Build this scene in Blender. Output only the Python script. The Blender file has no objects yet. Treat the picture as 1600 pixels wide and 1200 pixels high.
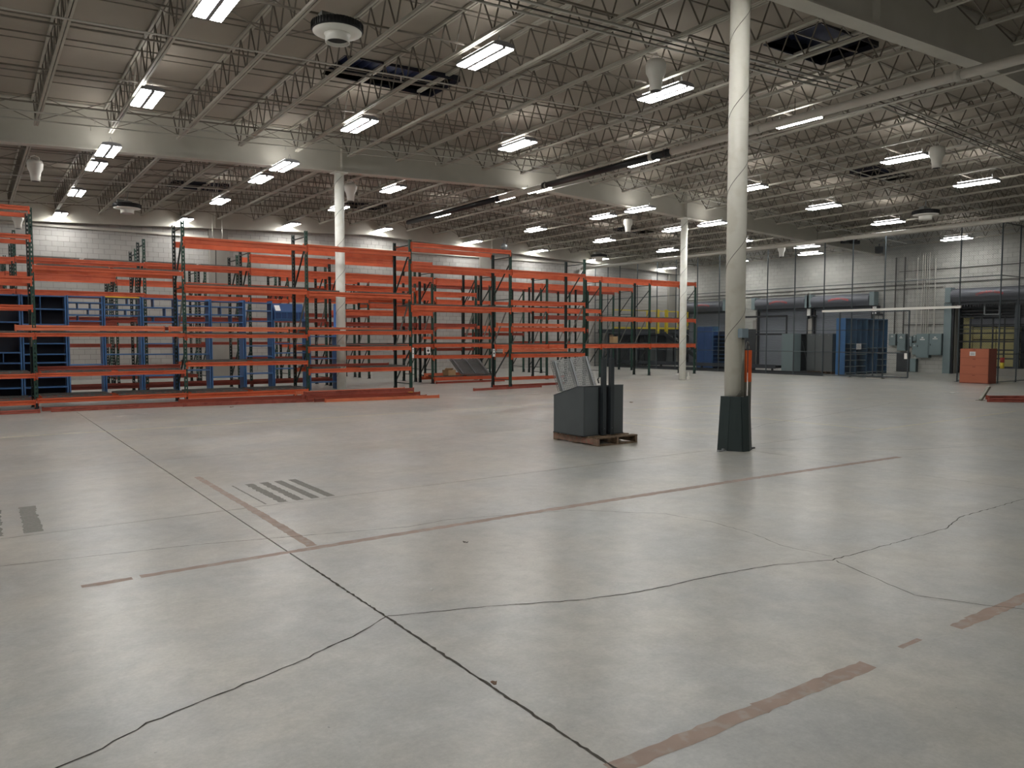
import bpy, math, random
from mathutils import Vector, Matrix
PI = math.pi
random.seed(7)
sc = bpy.context.scene
COL = sc.collection

# ------------------------------------------------------------------ camera, world, exposure
FPX, YH, CAMH = 1200.0, 530.0, 1.6
TILT = math.atan((600 - YH) / FPX)
YAW = math.atan(850 / 1200.0)
cam = bpy.data.cameras.new('camera')
cam.sensor_fit = 'HORIZONTAL'; cam.sensor_width = 36.0
cam.lens = 36.0 * FPX / 1600.0
cam.clip_start = 0.05; cam.clip_end = 300
co = bpy.data.objects.new('camera', cam); COL.objects.link(co)
co.location = (0, 0, CAMH)
co.rotation_euler = (PI / 2 - TILT, 0, -YAW)
sc.camera = co

w = bpy.data.worlds.new('world'); sc.world = w; w.use_nodes = True
w.node_tree.nodes['Background'].inputs[0].default_value = (0.75, 0.85, 1, 1)
w.node_tree.nodes['Background'].inputs[1].default_value = 0.02
sc.view_settings.view_transform = 'Standard'
sc.view_settings.look = 'None'
sc.view_settings.gamma = 1.0
sc.view_settings.use_curve_mapping = False
sc.view_settings.exposure = 0.0
LAMP = 46.0          # strength of the glowing lamp panels
UPLAMP = 20.0         # strength of the slots that let light up to the roof

# ------------------------------------------------------------------ materials
def lin(c):
    c = c / 255.0
    return c / 12.92 if c <= 0.04045 else ((c + 0.055) / 1.055) ** 2.4
def rgb(r, g, b): return (lin(r), lin(g), lin(b), 1)
M = {}
def mat(name, col, rough=0.5, metal=0.0, var=0.12, scale=3.0, bump=0.0, island=0.0, spec=0.5, col2=None):
    m = bpy.data.materials.new(name); m.use_nodes = True
    nt = m.node_tree; n = nt.nodes; l = nt.links
    b = n['Principled BSDF']
    b.inputs['Roughness'].default_value = rough
    b.inputs['Metallic'].default_value = metal
    b.inputs['Specular IOR Level'].default_value = spec
    tc = n.new('ShaderNodeTexCoord')
    geo = n.new('ShaderNodeNewGeometry')
    no = n.new('ShaderNodeTexNoise'); no.inputs['Scale'].default_value = scale; no.inputs['Detail'].default_value = 6
    l.new(geo.outputs['Position'], no.inputs['Vector'])
    mp = n.new('ShaderNodeMapRange'); mp.inputs[1].default_value = 0.3; mp.inputs[2].default_value = 0.7
    mp.inputs[3].default_value = 1 - var; mp.inputs[4].default_value = 1 + var
    l.new(no.outputs['Fac'], mp.inputs[0])
    hsv = n.new('ShaderNodeHueSaturation'); hsv.inputs['Color'].default_value = col
    if col2:
        mx = n.new('ShaderNodeMix'); mx.data_type = 'RGBA'
        mx.inputs[6].default_value = col; mx.inputs[7].default_value = col2
        n2 = n.new('ShaderNodeTexNoise'); n2.inputs['Scale'].default_value = scale * 2.3; n2.inputs['Detail'].default_value = 8
        l.new(geo.outputs['Position'], n2.inputs['Vector'])
        r2 = n.new('ShaderNodeMapRange'); r2.inputs[1].default_value = 0.52; r2.inputs[2].default_value = 0.62
        l.new(n2.outputs['Fac'], r2.inputs[0]); l.new(r2.outputs[0], mx.inputs[0])
        l.new(mx.outputs[2], hsv.inputs['Color'])
    if island:
        ri = n.new('ShaderNodeMapRange'); ri.inputs[3].default_value = 1 - island; ri.inputs[4].default_value = 1 + island
        wn = n.new('ShaderNodeTexWhiteNoise'); wn.noise_dimensions = '2D'
        oi = n.new('ShaderNodeObjectInfo'); cb = n.new('ShaderNodeCombineXYZ')
        l.new(geo.outputs['Random Per Island'], cb.inputs[0]); l.new(oi.outputs['Random'], cb.inputs[1])
        l.new(cb.outputs[0], wn.inputs['Vector']); l.new(wn.outputs['Value'], ri.inputs[0])
        mu = n.new('ShaderNodeMath'); mu.operation = 'MULTIPLY'
        l.new(ri.outputs[0], mu.inputs[0]); l.new(mp.outputs[0], mu.inputs[1]); l.new(mu.outputs[0], hsv.inputs['Value'])
    else:
        l.new(mp.outputs[0], hsv.inputs['Value'])
    l.new(hsv.outputs[0], b.inputs['Base Color'])
    if bump:
        bn = n.new('ShaderNodeBump'); bn.inputs['Strength'].default_value = bump; bn.inputs['Distance'].default_value = 0.01
        n3 = n.new('ShaderNodeTexNoise'); n3.inputs['Scale'].default_value = scale * 12; n3.inputs['Detail'].default_value = 5
        l.new(geo.outputs['Position'], n3.inputs['Vector']); l.new(n3.outputs['Fac'], bn.inputs['Height'])
        l.new(bn.outputs[0], b.inputs['Normal'])
    M[name] = m
    return m
def emis(name, col, strength):
    m = bpy.data.materials.new(name); m.use_nodes = True
    b = m.node_tree.nodes['Principled BSDF']
    b.inputs['Base Color'].default_value = (0.9, 0.9, 0.9, 1)
    b.inputs['Emission Color'].default_value = col
    b.inputs['Emission Strength'].default_value = strength
    M[name] = m

mat('deck', rgb(154, 146, 134), 0.75, var=0.10, scale=0.6)
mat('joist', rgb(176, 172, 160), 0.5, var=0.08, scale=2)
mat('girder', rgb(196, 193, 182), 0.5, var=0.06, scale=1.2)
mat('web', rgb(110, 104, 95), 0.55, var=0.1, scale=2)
mat('bridging', rgb(130, 124, 114), 0.55, var=0.1)
mat('dark_recess', rgb(22, 24, 38), 0.5, var=0.3, scale=4)
mat('skylight_blue', rgb(30, 38, 66), 0.4, var=0.3, scale=3)
mat('wall_block', rgb(176, 174, 169), 0.8, var=0.07, scale=0.7, island=0.05, bump=0.3)
mat('mortar', rgb(134, 131, 126), 0.9, var=0.08, scale=1)
mat('wall_block_dock', rgb(178, 178, 172), 0.85, var=0.16, scale=0.5, island=0.05, bump=0.3)
mat('mortar_dock', rgb(138, 137, 132), 0.9, var=0.1, scale=1)
mat('concrete_plain', rgb(150, 147, 140), 0.85, var=0.1, scale=1.2, bump=0.2)
mat('column_white', rgb(244, 244, 236), 0.45, var=0.03, scale=2.2, col2=rgb(238, 237, 226))
mat('column_near', rgb(220, 217, 205), 0.5, var=0.04, scale=1.6, col2=rgb(212, 208, 194))
mat('seam', rgb(120, 117, 108), 0.6)
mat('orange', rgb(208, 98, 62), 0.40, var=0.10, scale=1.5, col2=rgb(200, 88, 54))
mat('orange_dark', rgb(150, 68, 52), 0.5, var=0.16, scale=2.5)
mat('orange_pile', rgb(166, 88, 74), 0.42, var=0.16, scale=3, col2=rgb(148, 72, 60))
mat('orange_side', rgb(218, 122, 86), 0.5, var=0.1)
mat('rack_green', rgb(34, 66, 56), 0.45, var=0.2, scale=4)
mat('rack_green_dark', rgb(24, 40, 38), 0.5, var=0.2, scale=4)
mat('brace_grey', rgb(120, 122, 116), 0.5, var=0.15)
mat('wire', rgb(150, 152, 150), 0.4, 0.6, var=0.1)
mat('wire_deck', rgb(104, 102, 98), 0.45, 0.4, var=0.1)
mat('galv', rgb(150, 154, 156), 0.4, 0.5, var=0.1)
mat('blue', rgb(66, 108, 158), 0.45, var=0.12, scale=3)
mat('blue_bright', rgb(74, 122, 190), 0.45, var=0.08)
mat('blue_deep', rgb(42, 72, 118), 0.5, var=0.12)
mat('blue_inner', rgb(22, 30, 44), 0.6, var=0.2)
mat('dock_blue', rgb(62, 98, 130), 0.5, var=0.15)
mat('dock_blue_bright', rgb(58, 108, 158), 0.45, var=0.08)
mat('cage', rgb(70, 78, 82), 0.45, 0.3, var=0.1)
mat('cage_wire', rgb(74, 80, 84), 0.5, 0.3, var=0.05)
mat('pipe_white', rgb(196, 192, 182), 0.4, var=0.05)
mat('pipe_black', rgb(22, 22, 26), 0.45, var=0.1)
mat('conduit', rgb(190, 188, 180), 0.35, 0.5, var=0.05)
mat('conduit_dark', rgb(84, 82, 78), 0.4, 0.4, var=0.05)
mat('fixture', rgb(214, 214, 214), 0.4, var=0.02)
mat('fixture_dark', rgb(150, 150, 154), 0.4, var=0.02)
mat('fan_black', rgb(18, 18, 20), 0.5, var=0.1)
mat('fan_white', rgb(236, 234, 226), 0.4, var=0.03)
mat('fan_grey', rgb(128, 130, 126), 0.45, 0.3, var=0.06)
mat('bin_grey', rgb(84, 90, 92), 0.42, var=0.07, scale=2.5)
mat('bin_dark', rgb(54, 60, 64), 0.42, var=0.07)
mat('wood', rgb(118, 98, 78), 0.85, var=0.3, scale=9, bump=0.3, col2=rgb(92, 76, 62))
mat('wood_red', rgb(132, 108, 92), 0.85, var=0.3, scale=9, bump=0.3, col2=rgb(140, 96, 82))
mat('guard_green', rgb(42, 54, 54), 0.5, var=0.1, scale=3)
mat('fork_orange', rgb(214, 96, 40), 0.5, var=0.1)
mat('fork_steel', rgb(120, 118, 108), 0.4, 0.5, var=0.1)
mat('box_blue_grey', rgb(120, 136, 144), 0.45, var=0.05)
mat('panel_grey', rgb(124, 140, 142), 0.45, var=0.05)
mat('panel_edge', rgb(70, 82, 84), 0.5)
mat('hood_grey', rgb(100, 103, 110), 0.5, 0.1, var=0.06)
mat('curtain', rgb(122, 126, 134), 0.5, var=0.05, scale=1.5)
mat('red_print', rgb(226, 70, 60), 0.5, var=0.03)
mat('white_paper', rgb(235, 235, 232), 0.7, var=0.02)
mat('ink', rgb(70, 70, 74), 0.7)
mat('cab_grey', rgb(98, 102, 102), 0.5, var=0.06)
mat('cab_dark', rgb(52, 55, 57), 0.5, var=0.1)
mat('cab_orange', rgb(172, 98, 70), 0.5, var=0.05, scale=1.5)
mat('cab_orange_side', rgb(120, 58, 42), 0.5, var=0.06)
mat('yellow', rgb(226, 204, 60), 0.5, var=0.08)
mat('foam_yellow', rgb(222, 212, 150), 0.8, var=0.08)
mat('black_steel', rgb(30, 32, 36), 0.5, var=0.1)
mat('red_paint', rgb(176, 40, 36), 0.5)
mat('platform', rgb(58, 62, 68), 0.5, var=0.15)
mat('cardboard', rgb(176, 148, 110), 0.8, var=0.1)
mat('yellow_tag', rgb(226, 190, 60), 0.6)
mat('crack', rgb(66, 62, 56), 0.95, var=0.3, scale=20)
mat('joint_base', rgb(56, 53, 48), 0.95)
mat('tape_red', rgb(146, 126, 114), 0.6, var=0.12, scale=6, col2=rgb(150, 138, 128))
mat('tape_grey', rgb(106, 104, 97), 0.65, var=0.15, scale=20, col2=rgb(122, 120, 113))
mat('line_yellow', rgb(206, 200, 172), 0.6, var=0.08, scale=6, col2=rgb(184, 180, 162))
emis('lamp', (1.0, 0.99, 0.965, 1), LAMP)
emis('lamp_up', (1.0, 0.97, 0.93, 1), UPLAMP)

def floor_material():
    m = bpy.data.materials.new('floor_concrete'); m.use_nodes = True
    nt = m.node_tree; n = nt.nodes; l = nt.links; b = n['Principled BSDF']
    geo = n.new('ShaderNodeNewGeometry'); pos = geo.outputs['Position']
    def noise(scale, det=6, rough=0.6, dist=0.0):
        t = n.new('ShaderNodeTexNoise'); t.inputs['Scale'].default_value = scale
        t.inputs['Detail'].default_value = det; t.inputs['Roughness'].default_value = rough
        t.inputs['Distortion'].default_value = dist
        l.new(pos, t.inputs['Vector']); return t.outputs['Fac']
    def rng(src, a, b_, c, d):
        r = n.new('ShaderNodeMapRange'); r.inputs[1].default_value = a; r.inputs[2].default_value = b_
        r.inputs[3].default_value = c; r.inputs[4].default_value = d; l.new(src, r.inputs[0]); return r.outputs[0]
    def mul(a, c):
        x = n.new('ShaderNodeMath'); x.operation = 'MULTIPLY'; l.new(a, x.inputs[0]); l.new(c, x.inputs[1]); return x.outputs[0]
    big = rng(noise(0.35, 5), 0.3, 0.7, 0.92, 1.08)
    mid = rng(noise(2.2, 9, 0.7, 0.4), 0.3, 0.7, 0.87, 1.12)
    fine = rng(noise(45, 8, 0.75), 0.3, 0.7, 0.87, 1.11)
    pit = rng(noise(34, 1), 0.79, 0.82, 1.0, 0.45)
    trow = rng(noise(7, 10, 0.75, 0.3), 0.35, 0.65, 0.88, 1.11)
    v = mul(mul(mul(big, mid), trow), mul(fine, pit))
    mx = n.new('ShaderNodeMix'); mx.data_type = 'RGBA'
    mx.inputs[6].default_value = rgb(163, 160, 151); mx.inputs[7].default_value = rgb(152, 153, 149)
    l.new(rng(noise(0.8, 6), 0.4, 0.6, 0, 1), mx.inputs[0])
    hs = n.new('ShaderNodeHueSaturation'); l.new(mx.outputs[2], hs.inputs['Color']); l.new(v, hs.inputs['Value'])
    l.new(hs.outputs[0], b.inputs['Base Color'])
    # worn polish: glossier and duller patches
    r1 = rng(noise(0.9, 8, 0.7, 0.4), 0.36, 0.64, 0.280, 0.335)
    r2 = rng(noise(9, 9, 0.8), 0.35, 0.65, 0.0, 0.04)
    ad = n.new('ShaderNodeMath'); ad.operation = 'ADD'; l.new(r1, ad.inputs[0]); l.new(r2, ad.inputs[1])
    l.new(ad.outputs[0], b.inputs['Roughness'])
    b.inputs['Specular IOR Level'].default_value = 1.0
    bp = n.new('ShaderNodeBump'); bp.inputs['Strength'].default_value = 0.16; bp.inputs['Distance'].default_value = 0.003
    l.new(noise(22, 6, 0.7), bp.inputs['Height'])
    b2 = n.new('ShaderNodeBump'); b2.inputs['Strength'].default_value = 0.10; b2.inputs['Distance'].default_value = 0.006
    l.new(noise(3.2, 7, 0.62, 0.3), b2.inputs['Height']); l.new(bp.outputs[0], b2.inputs['Normal'])
    l.new(b2.outputs[0], b.inputs['Normal'])
    M['floor'] = m
floor_material()

# ------------------------------------------------------------------ mesh building helpers
class MB:
    def __init__(s): s.v = []; s.f = []
    def add(s, vs, fs):
        k = len(s.v); s.v += [tuple(v) for v in vs]; s.f += [tuple(k + i for i in f) for f in fs]; return s
    def box(s, x0, x1, y0, y1, z0, z1):
        return s.add([(x0,y0,z0),(x1,y0,z0),(x1,y1,z0),(x0,y1,z0),(x0,y0,z1),(x1,y0,z1),(x1,y1,z1),(x0,y1,z1)],
                     [(0,3,2,1),(4,5,6,7),(0,1,5,4),(1,2,6,5),(2,3,7,6),(3,0,4,7)])
    def bar(s, a, b, w, h=None, n=4, caps=True):
        a = Vector(a); b = Vector(b); d = (b - a).normalized()
        up = Vector((0,0,1)) if abs(d.z) < 0.95 else Vector((0,1,0))
        x = d.cross(up).normalized(); y = x.cross(d).normalized()
        h = w if h is None else h
        if n == 4: ring = [(-w/2,-h/2),(w/2,-h/2),(w/2,h/2),(-w/2,h/2)]
        else: ring = [(w/2*math.cos(2*PI*i/n), h/2*math.sin(2*PI*i/n)) for i in range(n)]
        vs = [a + x*p + y*q for p, q in ring] + [b + x*p + y*q for p, q in ring]
        fs = [(i, (i+1)%n, n+(i+1)%n, n+i) for i in range(n)]
        if caps: fs += [tuple(range(n-1,-1,-1)), tuple(range(n, 2*n))]
        return s.add(vs, fs)
    def tube(s, pts, w, n=6):
        pts = [Vector(p) for p in pts]; rings = []
        for i, p in enumerate(pts):
            d = (pts[min(i+1,len(pts)-1)] - pts[max(i-1,0)]).normalized()
            up = Vector((0,0,1)) if abs(d.z) < 0.9 else Vector((0,1,0))
            x = d.cross(up).normalized(); y = x.cross(d).normalized()
            rings.append([p + x*(w/2*math.cos(2*PI*k/n)) + y*(w/2*math.sin(2*PI*k/n)) for k in range(n)])
        vs = [v for r in rings for v in r]; fs = []
        for i in range(len(pts)-1):
            for k in range(n): fs.append((i*n+k, i*n+(k+1)%n, (i+1)*n+(k+1)%n, (i+1)*n+k))
        fs += [tuple(range(n-1,-1,-1)), tuple((len(pts)-1)*n+k for k in range(n))]
        return s.add(vs, fs)
    def lathe(s, prof, n=24, c=(0,0,0)):
        vs = []; fs = []
        for r, z in prof:
            for k in range(n): vs.append((c[0]+r*math.cos(2*PI*k/n), c[1]+r*math.sin(2*PI*k/n), c[2]+z))
        for i in range(len(prof)-1):
            for k in range(n): fs.append((i*n+k, i*n+(k+1)%n, (i+1)*n+(k+1)%n, (i+1)*n+k))
        fs.append(tuple(range(n-1,-1,-1))); m = (len(prof)-1)*n; fs.append(tuple(m+k for k in range(n)))
        return s.add(vs, fs)
    def prism(s, poly, axis, a, b):
        # poly: list of 2D points in the two other axes
        def P(p, t):
            if axis == 'x': return (t, p[0], p[1])
            if axis == 'y': return (p[0], t, p[1])
            return (p[0], p[1], t)
        n = len(poly); vs = [P(p,a) for p in poly] + [P(p,b) for p in poly]
        fs = [(i,(i+1)%n,n+(i+1)%n,n+i) for i in range(n)] + [tuple(range(n-1,-1,-1)), tuple(range(n,2*n))]
        return s.add(vs, fs)
    def mesh(s, name, m, smooth=False):
        me = bpy.data.meshes.new(name); me.from_pydata(s.v, [], s.f); me.update()
        me.materials.append(M[m])
        if smooth:
            for p in me.polygons: p.use_smooth = len(p.vertices) == 4
        return me
def link(name, me, parent=None, loc=None, rz=0.0, **kw):
    o = bpy.data.objects.new(name, me); COL.objects.link(o)
    if parent is not None: o.parent = parent
    if loc is not None: o.location = loc
    if rz: o.rotation_euler = (0, 0, rz)
    for k, v in kw.items(): o[k] = v
    return o
def obj(name, mb, m, parent=None, loc=None, rz=0.0, smooth=False, **kw):
    return link(name, mb.mesh(name, m, smooth), parent, loc, rz, **kw)
def thing(name, label, cat, loc=(0,0,0), rz=0.0, group=None):
    o = bpy.data.objects.new(name, None); COL.objects.link(o); o.empty_display_size = 0.2
    o.location = loc; o.rotation_euler = (0,0,rz); o['label'] = label; o['category'] = cat
    if group: o['group'] = group
    return o
def tag(o, label, cat, group=None):
    o['label'] = label; o['category'] = cat
    if group: o['group'] = group
    return o
def struct(name, loc=(0,0,0)):
    o = bpy.data.objects.new(name, None); COL.objects.link(o); o.empty_display_size = 0.2
    o.location = loc; o['kind'] = 'structure'; return o
CACHE = {}
def cached(key, make):
    if key not in CACHE: CACHE[key] = make()
    return CACHE[key]
ORD = ['first','second','third','fourth','fifth','sixth','seventh','eighth','ninth','tenth','eleventh','twelfth']

# ------------------------------------------------------------------ building dimensions
XL, XR, YF, YB = -19.6, 37.5, 34.7, -20.2      # left, dock wall, far wall, wall behind the camera
RIDGE = 16.0
SLOPE = 0.0125                                         # the roof rises from the middle girder towards the camera
def rise(y): return max(0.0, 20.9 - y) * SLOPE
def jb(x, y=30): return 6.95 - 0.042 * abs(x - RIDGE) + rise(y)      # underside of joists
def deckz(x, y=30): return jb(x, y) + 0.72
def gb(x): return 6.61 - 0.040 * abs(x - RIDGE)       # underside of girders (middle and far)
COLX = [-5.4, 8.83, 23.07]
GY = [-6.5, 7.2, 20.9, 34.5]

# ------------------------------------------------------------------ floor
floor = struct('floor')
obj('floor_bed', MB().box(XL, XR+3, YB, YF, -0.3, -0.018), 'joint_base', floor)
jx = [XL, -12.5, -5.3, 1.92, 9.15, 16.4, 23.6, 30.9, XR+3]
jy = [YB, -13.3, -6.5, 0.0, 7.34, 10.95, 17.9, 24.8, 31.6, YF]
for i in range(len(jx)-1):
    for k in range(len(jy)-1):
        gx0 = 0.006 if jx[i] == 1.92 else 0.003
        gx1 = 0.006 if jx[i+1] == 1.92 else 0.003
        gy0 = 0.002 if jy[k] == 10.95 else 0.004
        gy1 = 0.002 if jy[k+1] == 10.95 else 0.004
        obj('floor_slab', MB().box(jx[i]+gx0, jx[i+1]-gx1, jy[k]+gy0, jy[k+1]-gy1, -0.16, 0), 'floor', floor)

def ribbon(pts, w, z=0.0012, jit=0.0, sub=0.06, wj=0.4, seed=1):
    rnd = random.Random(seed); P = []
    for a, b in zip(pts[:-1], pts[1:]):
        a = Vector((a[0],a[1],0)); b = Vector((b[0],b[1],0)); L = (b-a).length; n = max(1, int(L/sub))
        d = (b-a).normalized(); nn = Vector((-d.y, d.x, 0))
        for i in range(n):
            P.append(a + (b-a)*(i/n) + nn*rnd.uniform(-jit, jit) + d*rnd.uniform(-jit, jit)*0.5)
    P.append(Vector((pts[-1][0], pts[-1][1], 0)))
    vs = []
    for i, p in enumerate(P):
        d = (P[min(i+1,len(P)-1)] - P[max(i-1,0)]).normalized(); nn = Vector((-d.y, d.x, 0))
        wa = w*(1+rnd.uniform(-wj, wj))/2; wb = w*(1+rnd.uniform(-wj, wj))/2
        vs += [(p + nn*wa + Vector((0,0,z))), (p - nn*wb + Vector((0,0,z)))]
    mb = MB(); mb.add(vs, [(2*i+1, 2*i+3, 2*i+2, 2*i) for i in range(len(P)-1)])
    return mb
crk = [
 ([(1.929,3.972),(2.228,3.863),(2.485,3.773),(2.996,3.55),(3.427,3.435),(3.983,3.393),(4.57,3.318),(5.069,3.138),(5.916,3.12),(6.736,3.118),(7.245,3.246),(8.585,3.248)],0.0075,0.008),
 ([(-0.9,3.1),(0.0,3.2),(0.222,3.252),(0.331,3.283),(0.56,3.424),(0.837,3.509),(1.157,3.606),(1.302,3.657),(1.684,3.825),(1.929,3.972)],0.008,0.008),
 ([(5.073,3.115),(4.904,2.708),(4.79,2.395),(4.93,2.082),(5.064,1.893)],0.006,0.008),
 ([(5.145,3.185),(5.11,3.598),(5.227,3.924),(5.276,4.432),(5.175,4.868),(4.607,5.465),(3.431,5.827)],0.005,0.01),
 ([(3.431,5.827),(3.032,5.795),(1.92,6.1),(1.374,6.245),(0.136,6.44),(-2.5,6.6)],0.006,0.004),
 ([(9.15,7.2),(9.6,6.9),(10.4,6.3),(11.1,5.7),(12.6,5.2)],0.006,0.01),
 ([(8.9,7.3),(10.5,8.3),(12.2,9.0),(15.0,9.4),(19.0,10.2)],0.007,0.01),
]
for i, (p, wd, j) in enumerate(crk):
    obj('crack', ribbon(p, wd, 0.0014, j, 0.05, 0.6, i), 'crack', floor)
# chipped edges of the near joint
for i, (a, b) in enumerate([(2.0, 2.9), (2.9, 4.2), (4.2, 5.2)]):
    obj('crack', ribbon([(1.92, a), (1.92, b)], 0.013, 0.0013, 0.003, 0.03, 0.75, 40+i), 'crack', floor)
# worn floor tape
tp = [([(1.90,2.045),(2.75,2.03)],0.085),([(2.75,2.03),(3.57,2.0)],0.09),([(3.9,2.02),(4.1,2.02)],0.03),
      ([(4.43,1.99),(4.62,1.985)],0.07),([(4.62,1.985),(5.6,1.98)],0.085),
      ([(2.13,9.35),(2.14,7.3)],0.07),([(2.14,7.3),(2.13,5.68)],0.085),
      ([(0.55,5.60),(0.85,5.60)],0.07),([(0.9,5.61),(2.0,5.62)],0.07),([(2.0,5.62),(4.4,5.62)],0.085),([(4.4,5.62),(7.2,5.56)],0.10),([(7.2,5.56),(10.3,5.42)],0.10)]
for i, (p, wd) in enumerate(tp):
    obj('floor_tape', ribbon(p, wd, 0.0008, 0.0, 0.045, 0.16, 60+i), 'tape_red', floor)
# grey stripes
for i in range(5):
    x0 = 2.28 + 0.162*i - (0.015 if i == 0 else 0)
    y0 = 7.40; y1 = 8.55
    obj('floor_stripe', ribbon([(x0+0.05,y0),(x0+0.045,y1)], 0.088 if i else 0.018, 0.001, 0.002, 0.04, 0.06 if i not in (1,2) else 0.22, 80+i), 'tape_grey', floor)
obj('floor_stripe', ribbon([(0.10,7.43),(0.12,8.62)], 0.16, 0.001, 0.003, 0.05, 0.18, 90), 'tape_grey', floor)
obj('floor_stripe', ribbon([(0.40,7.43),(0.41,8.62)], 0.13, 0.001, 0.003, 0.05, 0.18, 91), 'tape_grey', floor)
obj('floor_stripe', ribbon([(-0.25,7.43),(-0.23,8.62)], 0.15, 0.001, 0.003, 0.05, 0.18, 92), 'tape_grey', floor)
for i, (p, wd) in enumerate([([(-6,15.0),(8.0,14.9)],0.07),([(8.4,14.9),(13.0,14.85)],0.06),([(16.5,17.4),(24.0,16.3)],0.09),([(12.2,12.5),(19.5,11.6)],0.07),
                ([(13.05,11.9),(13.1,7.2)],0.07),([(10.2,7.9),(10.25,12.2)],0.05),([(13.1,7.3),(19.0,7.4)],0.05)]):
    obj('floor_line', ribbon(p, wd, 0.0009, 0.004, 0.2, 0.25, 100+i), 'line_yellow', floor)

# ------------------------------------------------------------------ ceiling: deck with skylight openings
ceiling = struct('ceiling')
SKY = [(6.45,9.15,14.95,16.25),(13.7,15.75,9.0,10.3),(14.2,15.8,21.3,22.6),(24.9,27.2,14.1,15.1),(6.2,8.1,29.6,30.9),(13.8,15.6,31.8,33.0),(27.0,29.0,28.0,29.2)]
def inside(x, y): return any(a < x < b and c < y < d for a, b, c, d in SKY)
xs = sorted(set([XL, RIDGE, XR+0.2] + [v for s in SKY for v in s[:2]]))
ys = sorted(set([YB, 20.9, YF+0.2] + [v for s in SKY for v in s[2:]]))
dk = MB()
for i in range(len(xs)-1):
    for k in range(len(ys)-1):
        x0, x1, y0, y1 = xs[i], xs[i+1], ys[k], ys[k+1]
        if inside((x0+x1)/2, (y0+y1)/2): continue
        cz = [deckz(x0,y0), deckz(x1,y0), deckz(x1,y1), deckz(x0,y1)]; cp = [(x0,y0),(x1,y0),(x1,y1),(x0,y1)]
        dk.add([(p[0],p[1],z) for p, z in zip(cp, cz)] + [(p[0],p[1],z+.1) for p, z in zip(cp, cz)],
               [(0,3,2,1),(4,5,6,7),(0,1,5,4),(1,2,6,5),(2,3,7,6),(3,0,4,7)])
obj('roof_deck', dk, 'deck', ceiling)
# seams of the deck sheets
sm = MB(); y = YB + 0.5
while y < YF:
    for a, b in ((XL, RIDGE), (RIDGE, XR)):
        sm.bar((a, y, deckz(a,y)-0.008), (b, y, deckz(b,y)-0.008), 0.02, 0.016)
    y += 1.22
obj('deck_seams', sm, 'bridging', ceiling, kind='stuff')
for a, b, c, d in SKY:
    z = (deckz(a,c)+deckz(b,d))/2
    fr = MB()
    for q in ((a-.02,a,c,d),(b,b+.02,c,d),(a,b,c-.02,c),(a,b,d,d+.02)): fr.box(*q, z-0.06, z+0.32)
    s = obj('skylight', fr, 'dark_recess', ceiling)
    pn = MB(); n = int((b-a)/0.2)
    for i in range(n):
        x0 = a+(b-a)*i/n; x1 = a+(b-a)*(i+1)/n; xm = (x0+x1)/2
        pn.prism([(x0,z+.30),(xm,z+.24),(x1,z+.30),(x1,z+.33),(x0,z+.33)], 'y', c, d)
    obj('pane', pn, 'skylight_blue', s)

# girders
def girder_profile(G, x0, x1):
    for (z0f, z1f, wy) in (('b', 0.03, 0.15), ('t', 0.03, 0.15)):
        for a, b in ((x0, min(x1, RIDGE)), (max(x0, RIDGE), x1)):
            if b <= a: continue
            if z0f == 'b': za, zb = gb(a), gb(b)
            else: za, zb = deckz(a)-0.034, deckz(b)-0.034
            G.add([(a,-wy,za),(b,-wy,zb),(b,wy,zb),(a,wy,za),(a,-wy,za+.03),(b,-wy,zb+.03),(b,wy,zb+.03),(a,wy,za+.03)],
                  [(0,3,2,1),(4,5,6,7),(0,1,5,4),(1,2,6,5),(2,3,7,6),(3,0,4,7)])
for gi, gy in enumerate(GY):
    g = bpy.data.objects.new('girder', None); COL.objects.link(g); g.parent = ceiling; g.location = (0, gy, rise(gy) + (0.08 if gi == 1 else 0))
    F = MB(); girder_profile(F, XL, XR-0.02); obj('flanges', F, 'girder', g)
    W = MB()
    for a, b in ((XL, RIDGE), (RIDGE, XR-0.02)):
        W.add([(a,-.012,gb(a)+.03),(b,-.012,gb(b)+.03),(b,-.012,deckz(b)-.03),(a,-.012,deckz(a)-.03),(a,.012,gb(a)+.03),(b,.012,gb(b)+.03),(b,.012,deckz(b)-.03),(a,.012,deckz(a)-.03)],
              [(0,1,2,3),(5,4,7,6)])
    obj('web_plate', W, 'girder', g)
    for x in COLX + ([12.4] if gi == 1 else []):
        obj('stiffener', MB().box(x-.01, x+.01, -.145, .145, gb(x)+.035, deckz(x)-.04), 'girder', g)

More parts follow.
